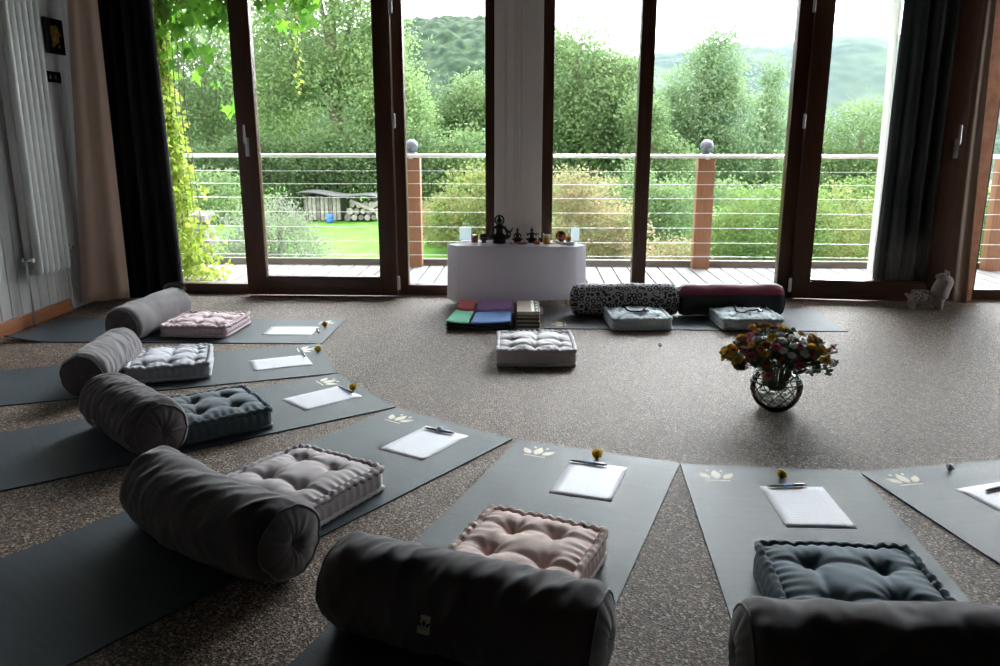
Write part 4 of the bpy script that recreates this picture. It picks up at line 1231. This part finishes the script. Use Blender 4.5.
# ------------------------------------------------------------------ terrace
DZ = -0.04
mb = MB()
x = -6.2
while x < 7.2:
    w = .142
    mb.box((x + w / 2, 6.78, DZ - .014), (w - .012, 1.62, .028), .003)
    x += w
mb.box((.5, 6.8, DZ - .11), (13.4, 1.55, .13))
struct(mb.build('deck', M['deck'], smooth=False))
mb = MB(); mb.box((.5, 7.52, DZ + .0), (13.4, .06, .12), .006)
struct(mb.build('deck_edge', M['kerb']))
struct(MB().box((.5, 5.93, -.02), (7.6, .14, .035), .004).build('door_sill', M['metal'], smooth=False))
RAILY = 7.44
for x, lb in ((-1.085, 'left brown railing post seen through the left glazing'), (1.565, 'middle brown railing post seen through the right glazing'), (4.2, 'right railing post by the right edge of the view')):
    t = thing('railing_post', lb, 'post', (x, RAILY, DZ), 0, 'terrace railing posts')
    MB().box((0, 0, .5), (.155, .1, 1.0), .008).build('shaft', M['post'], t)
    mb = MB(); mb.box((0, 0, 1.012), (.17, .115, .022), .006); mb.lathe([(.05, 0), (.056, .012), (.03, .02), (.03, .03)], (0, 0, 1.022), 24); cp = mb.build('cap', M['ball'], t)
    mb = MB(); mb.ball((0, 0, 1.098), .06, 24); mb.build('ball', M['ball'], cp)
hr = thing('handrail', 'pale metal handrail along the terrace edge', 'railing', (0, RAILY - .01, DZ + 1.015))
mb = MB(); mb.box((.5, -.08, -.002), (13.4, .055, .034), .012); mb.build('tube', M['rail_metal'], hr)
for x in (-3.73, -1.085, 1.565, 4.2):
    MB().box((x, -.045, -.02), (.03, .09, .02), .003).build('bracket', M['rail_metal'], hr)
for i, z in enumerate((.84, .725, .6, .47, .335, .2, .075)):
    c = thing('railing_cable', '%s steel cable of the terrace railing counted from the handrail' % ('first', 'second', 'third', 'fourth', 'fifth', 'sixth', 'seventh')[i], 'cable', (0, RAILY - .055, z), 0, 'steel cables of the terrace railing')
    mb = MB(); mb.tube([(xx_, 0, -.004 * math.sin((xx_ + 6.2) * 1.2) ** 2) for xx_ in [-6.2 + .4 * k for k in range(34)]], .0026, 6); mb.build('wire', M['rail_metal'], c)

# ------------------------------------------------------------------ garden ground and hills
GZ = -0.9
def terrain(name, mat, x0, x1, y0, y1, nx, ny, hf):
    mb = MB()
    mb.grid(lambda u, v: (x0 + (x1 - x0) * u, y0 + (y1 - y0) * v, hf(x0 + (x1 - x0) * u, y0 + (y1 - y0) * v)), nx, ny)
    return struct(mb.build(name, mat, angle=180))
terrain('lawn', M['lawn'], -30, 30, 7.6, 34, 90, 60, lambda x, y: GZ + .04 * fn(x * .3, y * .3, 1) - max(0, x - 1.5) * .12)
terrain('meadow', M['meadow'], -220, 240, 33.5, 130, 60, 40, lambda x, y: GZ - 2.5 + 1.2 * fn(x * .02, y * .02, 4) - max(0, x) * .03)
def bumps(x, y, s, a, seed):
    p = Vector((x / s, y / s, seed))
    return a * (1.0 - 1.6 * noise.voronoi(p)[0][0])
def hill_near(x, y):
    # wooded hill behind the left windows, crest falling away to the right
    cx, cy = -11.0, 150.0
    d = ((x - cx) / (46.0 if x > cx else 75.0)) ** 2 + ((y - cy) / 55.0) ** 2
    return -8 + 28.5 * math.exp(-d * 1.1) + bumps(x, y, 2.1, 1.1, 2.0)
terrain('hill', M['forest'], -110, 75, 88, 165, 300, 130, hill_near)
def ridge(x, y):
    return -30 + 1.25 * ((77 + .06 * (x - 150) + 9 * fn(x * .006, 3.3, 1) + 5 * fn(x * .02, 1.3, 2)) * math.exp(-((y - 640) / 190.0) ** 2)) + bumps(x, y, 8, 1.3, 5.0)
terrain('ridge', M['forest_far'], -300, 620, 400, 800, 320, 130, ridge)
def knoll(x, y):
    return -25 + 41 * math.exp(-((x - 190) / 90.0) ** 2 - ((y - 330) / 90.0) ** 2) + bumps(x, y, 9, 3, 7.0)
terrain('knoll', M['forest'], 20, 360, 230, 420, 110, 70, knoll)

# ------------------------------------------------------------------ vegetation
def leaf_cards(name, mat, parent, centres, size, flat=0.0, seed=0, lab=None):
    """every leaf a small folded rhombus; numpy arrays for speed"""
    g = np.random.default_rng(seed)
    n = len(centres)
    d = g.normal(size=(n, 3)); d[:, 2] *= (1 - flat); d[:, 2] -= .15
    d /= np.linalg.norm(d, axis=1)[:, None] + 1e-9
    r = g.normal(size=(n, 3)); s = np.cross(d, r); s /= np.linalg.norm(s, axis=1)[:, None] + 1e-9
    nr = np.cross(d, s)
    sz = size * g.uniform(.6, 1.3, size=(n, 1))
    b = centres - d * sz * .5
    v = np.stack([b, b + d * sz * .45 + s * sz * .3 + nr * sz * .08, b + d * sz, b + d * sz * .45 - s * sz * .3 + nr * sz * .08], axis=1).reshape(-1, 3)
    me = bpy.data.meshes.new(name)
    me.vertices.add(4 * n); me.vertices.foreach_set('co', v.ravel())
    me.loops.add(4 * n); me.loops.foreach_set('vertex_index', np.arange(4 * n, dtype=np.int32))
    me.polygons.add(n); me.polygons.foreach_set('loop_start', np.arange(0, 4 * n, 4, dtype=np.int32)); me.polygons.foreach_set('loop_total', np.full(n, 4, dtype=np.int32))
    me.update(calc_edges=True); me.materials.append(mat)
    o = bpy.data.objects.new(name, me); C.objects.link(o)
    if parent is not None: o.parent = parent
    return o
def crown_points(blobs, n, clump, seed, shell=.55):
    """leaf centres gathered in clumps over a set of ellipsoids (cx, cy, cz, rx, ry, rz)"""
    g = np.random.default_rng(seed)
    B_ = np.array(blobs, float)
    vol = (B_[:, 3] * B_[:, 4] * B_[:, 5]) ** .67; vol /= vol.sum()
    nc = max(20, n // 45)
    bi = g.choice(len(B_), nc, p=vol)
    d = g.normal(size=(nc, 3)); d /= np.linalg.norm(d, axis=1)[:, None]
    rad = shell + (1 - shell) * g.random((nc, 1)) ** .6
    c = B_[bi, :3] + d * rad * B_[bi, 3:6]
    k = g.integers(0, nc, n)
    return c[k] + g.normal(size=(n, 3)) * clump * np.array([1, 1, .75])
def plant(name, label, cat, x, y, z0, blobs, n, size, mat, clump, seed, trunk=None, group=None, flat=0.0, shell=.55, stems=0):
    t = thing(name, label, cat, (x, y, z0), 0, group)
    leaf_cards('foliage', M[mat], t, crown_points(blobs, int(n * 1.6), clump, seed, shell), size * .75, flat, seed + 1)
    q = random.Random(seed)
    mb = MB()
    if trunk:
        h, r = trunk
        mb.tube([(0, 0, -.3), (.05 * q.uniform(-1, 1), 0, h * .35), (.12 * q.uniform(-1, 1), .1 * q.uniform(-1, 1), h * .7), (.1 * q.uniform(-1, 1), 0, h)], [r * 1.25, r, r * .75, r * .3], 12)
        for b in blobs:
            s = q.uniform(.35, .6) * h
            mb.tube([(0, 0, s), (b[0] * .4, b[1] * .4, s + (b[2] - s) * .5), (b[0] * .9, b[1] * .9, b[2])], [r * .5, r * .32, r * .1], 8)
    else:
        for k in range(stems or 7):
            b = blobs[k % len(blobs)]
            mb.tube([(q.uniform(-.1, .1), q.uniform(-.1, .1), -.1), (b[0] * .5, b[1] * .5, b[2] * .5), (b[0] + q.uniform(-.3, .3) * b[3], b[1] + q.uniform(-.3, .3) * b[4], b[2] + .3 * b[5])], [.02, .014, .006], 6)
    mb.build('trunk' if trunk else 'stem', M['bark'], t)
    return t
GT = 'garden trees beyond the railing'; GS = 'garden shrubs beyond the railing'
# left panes
plant('tree', 'big loose willow-like tree behind the left door, tallest in the garden', 'tree', -5.9, 25, GZ, [(-.2, 0, 5.4, 2.1, 1.8, 2.6), (1.2, -.2, 3.7, 1.35, 1.4, 1.8), (-1.7, 0, 4.3, 1.5, 1.4, 2.0), (.1, -.6, 2.9, 2.6, 1.6, 1.5), (-.6, 0, 7.2, 1.2, 1.1, 1.3), (.9, 0, 6.2, 1.2, 1.1, 1.5)], 30000, .15, 'lf_willow', .26, 41, (6.5, .22), GT)
plant('tree', 'hazy green tree at the far left behind the creeper', 'tree', -10.6, 27, GZ, [(0, 0, 3.6, 2.3, 1.8, 2.3), (1.5, 0, 3.0, 1.8, 1.6, 1.9), (-1.6, 0, 3.4, 1.6, 1.5, 1.9), (.6, 0, 5.0, 1.3, 1.2, 1.2)], 17000, .16, 'lf_mid', .3, 42, (4.6, .2), GT)
plant('tree', 'rounded alder tree right of the left railing post', 'tree', -2.0, 27, GZ, [(.25, 0, 2.3, 1.4, 1.3, 1.5), (-.6, 0, 1.9, 1.3, 1.2, 1.1), (.9, 0, 1.9, 1.1, 1.2, 1.3), (.4, 0, 3.1, .8, .9, .8)], 14000, .15, 'lf_mid', .26, 43, (3.2, .16), GT)
plant('tree', 'pale slender tree left of the rounded alder', 'tree', -3.7, 24, GZ, [(0, 0, 2.3, .75, .9, 1.2), (.1, 0, 3.0, .45, .6, .75), (-.5, 0, 1.9, .8, .9, 1.1)], 9000, .12, 'lf_willow', .2, 44, (3.0, .1), GT)
for i, (x, y, r, h, m) in enumerate(((-12.2, 22.5, 1.6, 1.5, 'lf_dark'), (-9.6, 22.0, 1.5, 1.7, 'lf_dark'), (-7.3, 22.2, 1.5, 1.9, 'lf_dark'), (-5.1, 22.0, 1.5, 2.1, 'lf_dark'), (-3.2, 22.4, 1.4, 2.1, 'lf_dark'), (-1.5, 22.0, 1.3, 1.9, 'lf_mid'))):
    plant('shrub', ('leftmost dark bush of the row behind the lawn', 'second dark bush from the left behind the lawn', 'third dark bush behind the lawn, behind the silvery shrub', 'fourth dark bush behind the lawn, above the wood pile', 'fifth dark bush behind the lawn, by the left railing post', 'last bush of the row behind the lawn, by the pillar')[i], 'shrub', x, y, GZ, [(0, 0, h * .5, r, .8, h * .62), (.5 * r, 0, h * .35, r * .7, .7, h * .5), (-.4 * r, 0, h * .6, r * .6, .7, h * .5)], 8000, .13, m, .2, 50 + i, None, GS)
plant('shrub', 'loose silvery shrub on the lawn behind the left door', 'shrub', -3.35, 10.4, GZ, [(0, 0, .62, .62, .5, .5), (.35, 0, .42, .5, .45, .42), (-.4, 0, .72, .42, .4, .45), (.1, 0, .95, .35, .35, .3)], 8500, .045, 'lf_silver', .09, 61, None, GS, stems=14)
plant('shrub', 'low dark conifer mound near the stone stack', 'shrub', -4.15, 11.2, GZ, [(0, 0, .28, .42, .4, .32), (.2, 0, .2, .35, .3, .25)], 4000, .05, 'lf_dark', .07, 62, None, GS)
plant('shrub', 'pale grassy bush above the stone stack', 'shrub', -8.6, 19.2, GZ, [(0, 0, .6, 1.6, .9, .7), (1.2, 0, .5, 1.2, .8, .55), (-1.2, 0, .6, 1.2, .8, .6)], 7000, .13, 'lf_willow', .18, 63, None, GS, flat=-.6)
plant('shrub', 'yellowish blushing shrub between left railing post and pillar', 'shrub', -.95, 14.2, GZ, [(0, 0, .85, .65, .6, .75), (.45, 0, .65, .5, .5, .55), (-.4, 0, .5, .5, .5, .5)], 7000, .085, 'lf_red', .13, 64, None, GS)
plant('flower_clump', 'pale pink flowering clump beside the left railing post', 'plant', -1.65, 15.2, GZ, [(0, 0, .45, .5, .4, .45), (.25, 0, .75, .3, .3, .2)], 3000, .08, 'lf_pink', .1, 65, None, GS)
# right panes
plant('tree', 'broad dense tree behind the pane right of the pillar', 'tree', .95, 19.0, GZ - .3, [(0, 0, 3.1, 1.25, 1.3, 1.7), (-.7, 0, 3.4, .9, 1.1, 1.5), (.75, 0, 2.9, .85, 1.0, 1.4), (.2, 0, 1.6, 1.5, 1.0, 1.2), (1.25, 0, 2.1, .7, .8, 1.1)], 26000, .115, 'lf_mid', .19, 71, (4.3, .16), GT)
plant('tree', 'pale poplar with two tips behind the middle railing post', 'tree', 4.15, 20.5, GZ - .6, [(0, 0, 3.4, .75, .8, 1.55), (.35, 0, 4.2, .5, .5, 1.1), (-.75, 0, 2.8, .7, .7, 1.3), (-.1, 0, 2.0, 1.3, .9, 1.1), (.75, 0, 2.6, .65, .7, 1.3)], 20000, .115, 'lf_blue', .17, 72, (4.8, .12), GT)
plant('tree', 'narrow light conifer right of the pale poplar', 'tree', 5.95, 21.5, GZ - .8, [(0, 0, 2.2, .75, .7, 1.2), (.1, 0, 3.4, .45, .45, 1.0), (.12, 0, 4.2, .22, .22, .8), (-.3, 0, 1.6, .7, .6, .8)], 10000, .11, 'lf_blue', .14, 73, (4.0, .07), GT)
plant('tree', 'small yellow-green tree between the pale poplar and the pane edge', 'tree', 2.55, 17.5, GZ - .4, [(0, 0, 2.0, .55, .6, 1.0), (.35, 0, 1.5, .6, .6, .8), (-.2, 0, 2.7, .35, .4, .6)], 8000, .1, 'lf_mid', .14, 74, (2.8, .07), GT)
plant('tree', 'round bushy tree seen through the open door', 'tree', 7.6, 19.5, GZ - 1.0, [(0, 0, 2.7, 1.15, 1.1, 1.1), (-.7, 0, 2.1, .9, .9, .9), (.8, 0, 2.2, .9, .9, 1.0), (.1, 0, 1.6, 1.4, 1.0, 1.0)], 17000, .115, 'lf_mid', .18, 75, (3.2, .14), GT)
plant('shrub', 'blushing pink and green shrub right of the pillar, close to the railing', 'shrub', .72, 10.3, GZ - .1, [(0, 0, 1.0, .52, .5, .72), (-.3, 0, 1.15, .4, .4, .65), (.4, 0, .8, .45, .45, .6), (.1, 0, .45, .75, .5, .5)], 13000, .055, 'lf_pink', .085, 76, None, GS, stems=12)
plant('shrub', 'yellow-green bush between the pink shrub and middle railing post', 'shrub', 1.55, 12.4, GZ - .2, [(0, 0, 1.15, .6, .5, .7), (.5, 0, .95, .55, .5, .6), (.2, 0, .5, .9, .5, .5)], 10000, .07, 'lf_mid', .1, 77, None, GS)
plant('flower_clump', 'pink flowering clump left of the middle railing post', 'plant', 1.62, 9.6, GZ - .1, [(0, 0, .55, .3, .3, .4), (.2, 0, .7, .22, .25, .25)], 3500, .045, 'lf_pink', .07, 78, None, GS)
plant('shrub', 'bright yellow-green bush right of the middle railing post', 'shrub', 3.0, 10.8, GZ - .3, [(0, 0, 1.0, .6, .5, .75), (.5, 0, 1.2, .45, .45, .6), (-.4, 0, .8, .45, .45, .6), (.2, 0, .45, .9, .5, .5)], 13000, .06, 'lf_yellow', .09, 79, None, GS)
plant('shrub', 'tall mixed bush seen through the open door behind the railing', 'shrub', 4.35, 11.2, GZ - .4, [(0, 0, 1.05, .7, .5, .75), (.6, 0, .9, .6, .5, .65), (-.5, 0, .9, .5, .5, .6), (.1, 0, .45, 1.0, .5, .5)], 14000, .06, 'lf_red', .09, 80, None, GS)
plant('shrub', 'dark green bush behind the curtain at the right end of the railing', 'shrub', 6.4, 11.5, GZ - .5, [(0, 0, 1.0, .9, .6, .8), (.7, 0, 1.4, .7, .6, .7)], 9000, .07, 'lf_dark', .1, 81, None, GS)
plant('shrub', 'dense hedge bush filling the gap behind the middle railing post', 'shrub', 3.1, 14.6, GZ - .5, [(0, 0, 1.0, 1.2, .6, .9), (1.2, 0, .9, 1.0, .6, .8), (-1.0, 0, .9, .8, .6, .8)], 13000, .085, 'lf_mid', .12, 82, None, GS)
plant('shrub', 'dense hedge bush behind the mixed bush at the open door', 'shrub', 6.2, 15.0, GZ - .7, [(0, 0, 1.1, 1.3, .6, .95), (1.3, 0, 1.1, 1.0, .6, .9), (-1.1, 0, .9, .9, .6, .8)], 13000, .085, 'lf_yellow', .12, 83, None, GS)

# ------------------------------------------------------------------ climbing plant on the terrace
def lobed_leaves(name, mat, parent, pts, size, seed):
    """five-lobed vine leaves hanging tip down"""
    q = random.Random(seed); mb = MB()
    lob = [(0, -.12), (.18, .1), (.46, -.02), (.34, .26), (.52, .5), (.24, .52), (0, 1.0), (-.24, .52), (-.52, .5), (-.34, .26), (-.46, -.02), (-.18, .1)]
    for p in pts:
        s = size * q.uniform(.6, 1.25)
        E_ = Matrix.Rotation(q.uniform(0, 6.28), 4, 'Z') @ Matrix.Rotation(q.uniform(-1.1, .9), 4, 'X') @ Matrix.Rotation(q.uniform(-.6, .6), 4, 'Y')
        vs = []
        for lx, ly in [(0, .2)] + lob:
            v_ = Vector((lx * s, .12 * s * abs(lx) * 2 - .1 * s * max(0, ly - .5), -ly * s))
            vs.append(Vector(p) + (E_ @ v_))
        mb.add(vs, [(0, k, k % 12 + 1) for k in range(1, 13)])
    return mb.build(name, mat, parent, angle=180)
cr = thing('climbing_vine', 'green vine draped over the terrace corner at the upper left', 'vine', (-2.8, 6.65, 0))
g = rnd
pts = []
for k in range(680):
    x = g.uniform(-.5, .5) if k % 4 else g.uniform(.4, 1.1); z = 2.5 - abs(g.gauss(0, .36)) * (1 if x < .5 else .6)
    pts.append((x, g.uniform(-.18, .25), z))
lobed_leaves('leaves', M['lf_vine'], cr, pts, .125, 5)['kind'] = 'stuff'
mb = MB(); mb.tube([(-.5, 0, 2.5), (0, .05, 2.48), (.5, -.03, 2.5), (1.1, .04, 2.47), (2.6, .02, 2.46)], .012, 7); mb.build('stem', M['bark'], cr)
iv = thing('creeper', 'yellow-green creeper hanging from ceiling height down to the deck at the left', 'creeper', (-2.87, 6.6, DZ))
pts = []
for k in range(4300):
    z = 2.35 * g.random() ** .9
    half = .10 + .07 * math.sin(z * 2.2 + .6) + (.04 if z < .5 else 0)
    pts.append((-.09 + (.17 if z < .45 else 0) * (1 - z / .45) + g.gauss(0, half * .62), g.gauss(0, .09), z))
lv = lobed_leaves('leaves', M['lf_ivy'], iv, pts, .05, 6); lv['kind'] = 'stuff'
mb = MB()
for k in range(5):
    mb.tube([(-.08 + .05 * k, .02 * k, 0), (-.1 + .05 * k + .03, 0, .7), (-.08 + .04 * k, .03, 1.5), (-.05 + .05 * k, 0, 2.5)], .004, 6)
mb.build('stem', M['bark'], iv)
pts = [(.94 + .01 * math.sin(k * .9) + g.gauss(0, .012), g.gauss(0, .012), 1.35 + .012 * k + .12) for k in range(95)]
lobed_leaves('leaves', M['lf_ivy'], cr, pts, .034, 8)['kind'] = 'stuff'
mb = MB(); mb.tube([(.94 + .012 * math.sin(k * .8), 0, 1.35 + .05 * k + .1) for k in range(23)], .003, 5); mb.build('tendril', M['bark'], cr)

# ------------------------------------------------------------------ things in the garden
st = thing('stone_stack', 'square dry stone stack on the lawn behind the creeper', 'stones', (-5.15, 12.0, GZ))
q = random.Random(3)
z = 0
for row in range(8):
    h = .11 + q.uniform(-.015, .015); x = -.24
    while x < .22:
        w = q.uniform(.12, .22)
        mb = MB(); mb.box((x + w / 2, q.uniform(-.02, .02), z + h / 2), (w - .01, .42, h - .008), .02, seg=2)
        mb.build('stone', M['stone'], st); x += w
    z += h
for k, (x, y, s) in enumerate(((.42, -.27, .2), (.52, .05, .15), (.24, -.52, .13), (.62, -.42, .11), (.72, -.12, .12))):
    t = thing('field_stone', ('largest loose stone', 'second loose stone', 'third loose stone', 'fourth loose stone', 'outermost loose stone')[k] + ' at the foot of the stone stack', 'stone', (-5.15 + x, 12.0 + y, GZ), k, 'loose stones by the stone stack')
    mb = MB(); mb.ball((0, 0, s * .5), (s * .75, s * .6, s * .52), 12); mb.v = [(a * (1 + .2 * fn(a * 9, b * 9, c * 9 + k)), b, c) for a, b, c in mb.v]; mb.build('stone', M['stone'], t)
wp = thing('wood_pile', 'covered wood pile with pale sawn planks behind the lawn', 'wood pile', (-4.75, 20.0, GZ))
for k in range(9):
    MB().box((-.75 + .1 * k, 0, .31), (.085, .7, .62 - .03 * (k % 3)), .006).build('plank', M['log_end'] if k % 3 else M['stone'], wp)
mb = MB(); mb.grid(lambda u, v: (-.95 + 2.0 * u, -.5 + 1.0 * v, .70 - .1 * u + .03 * math.sin(u * 9)), 24, 6); so = mb.build('cover_sheet', M['tarp_dark'], wp); so.modifiers.new('thickness', 'SOLIDIFY').thickness = .02
for k in range(14):
    x, zz = .28 + .16 * (k % 5) + .06 * (k // 5), .1 + .15 * (k // 5)
    mb = MB(); mb.cyl((x, -.4, zz), (x + q.uniform(-.05, .05), .3, zz), q.uniform(.06, .085), n=12); mb.build('log', M['log_end'] if k % 2 else M['stone'], wp)
mb = MB(); mb.cyl((.35, -.35, .5), (.95, -.4, .25), .05, n=10); mb.build('beam', M['log_end'], wp)
t = thing('plastic_drum', 'small blue drum before the wood pile', 'drum', (-4.85, 19.35, GZ))
mb = MB(); mb.lathe([(a * .65, b * .75) for a, b in [(.12, 0), (.14, .02), (.145, .1), (.135, .12), (.145, .14), (.145, .24), (.12, .28), (.05, .285)]], n=18); mb.build('body', M['blue_drum'], t)
t = thing('wheel', 'pale wheel leaning at the right end of the wood pile', 'wheel', (-3.55, 19.3, GZ))
mb = MB(); mb.tube([(.14 * math.cos(a), 0, .17 + .14 * math.sin(a)) for a in [2 * PI * k / 32 for k in range(32)]], .032, 10, closed=True); mb.build('tyre', M['hub'], t)
mb = MB(); mb.cyl((0, -.02, .17), (0, .02, .17), .11, n=20); mb.build('disc', M['stone'], t)
mb = MB(); mb.cyl((0, -.035, .17), (0, .035, .17), .035, n=12); mb.build('hub', M['tyre'], t)
bn = thing('garden_bench', 'weathered bench arm half hidden behind the left railing post', 'bench', (-1.5, 9.3, GZ))
MB().box((.05, 0, .78), (.3, .35, .05), .01).build('seat', M['post'], bn)
for x in (-.06, .16):
    for y in (-.14, .14):
        MB().box((x, y, .38), (.05, .05, .76), .005).build('leg', M['post'], bn)
MB().box((.05, .16, 1.02), (.3, .03, .16), .006).build('backrest', M['post'], bn)

# ------------------------------------------------------------------ haze over the valley
m, nt, out = new_mat('valley_haze')
vs = N(nt, 'ShaderNodeVolumeScatter', Density=0.00014, Anisotropy=0.0)
vs.inputs['Color'].default_value = (0.55, 0.8, 1.0, 1)
nt.links.new(vs.outputs['Volume'], out.inputs['Volume'])
hz = MB().box((60, 480, 35), (1100, 860, 150)).build('haze', m, smooth=False)
tag(hz, 'pale blue haze hanging over the valley and hills', 'haze', kind='stuff')

SKY_BASE, SKY_GLOW = 1.75, 21.0
# ------------------------------------------------------------------ light: overcast sky and a soft high sun from behind the house
w = bpy.data.worlds.new('sky'); bpy.context.scene.world = w
w.use_nodes = True
nt = w.node_tree
for n in list(nt.nodes): nt.nodes.remove(n)
wo = nt.nodes.new('ShaderNodeOutputWorld'); bg = nt.nodes.new('ShaderNodeBackground')
tc = nt.nodes.new('ShaderNodeTexCoord'); se = nt.nodes.new('ShaderNodeSeparateXYZ'); rp = nt.nodes.new('ShaderNodeValToRGB')
nt.links.new(tc.outputs['Generated'], se.inputs['Vector']); nt.links.new(se.outputs['Z'], rp.inputs['Fac'])
rp.color_ramp.elements[0].position = 0.0; rp.color_ramp.elements[0].color = (0.9, 0.95, 1.0, 1)
rp.color_ramp.elements[1].position = 0.6; rp.color_ramp.elements[1].color = (0.92, 0.96, 1.0, 1)
nt.links.new(rp.outputs['Color'], bg.inputs['Color'])
dp = nt.nodes.new('ShaderNodeVectorMath'); dp.operation = 'DOT_PRODUCT'
dp.inputs[1].default_value = Vector((0.5, 1.0, 0.9)).normalized()
nt.links.new(tc.outputs['Generated'], dp.inputs[0])
mx0 = nt.nodes.new('ShaderNodeMath'); mx0.operation = 'MAXIMUM'; mx0.inputs[1].default_value = 0.0
nt.links.new(dp.outputs['Value'], mx0.inputs[0])
pw = nt.nodes.new('ShaderNodeMath'); pw.operation = 'POWER'; pw.inputs[1].default_value = 12.0
nt.links.new(mx0.outputs[0], pw.inputs[0])
ma = nt.nodes.new('ShaderNodeMath'); ma.operation = 'MULTIPLY_ADD'; ma.inputs[1].default_value = SKY_GLOW; ma.inputs[2].default_value = SKY_BASE
nt.links.new(pw.outputs[0], ma.inputs[0]); nt.links.new(ma.outputs[0], bg.inputs['Strength'])   # the sun behind thin cloud
nt.links.new(bg.outputs['Background'], wo.inputs['Surface'])
sd = bpy.data.lights.new('sun', 'SUN'); sd.energy = 0.8; sd.angle = math.radians(25); sd.color = (1.0, 0.97, 0.9)
so = bpy.data.objects.new('sun', sd); C.objects.link(so)
so.rotation_euler = Vector((0.35, 0.55, -0.95)).to_track_quat('-Z', 'Y').to_euler()

sc = bpy.context.scene
sc.view_settings.view_transform = 'Standard'
sc.view_settings.look = 'None'
sc.view_settings.gamma = 1.0
sc.view_settings.use_curve_mapping = False
sc.view_settings.exposure = 1.6
cy = sc.cycles
cy.max_bounces = 10; cy.diffuse_bounces = 5; cy.glossy_bounces = 4; cy.transmission_bounces = 6; cy.transparent_max_bounces = 16; cy.volume_bounces = 1
cy.sample_clamp_indirect = 6.0
cy.use_denoising = True
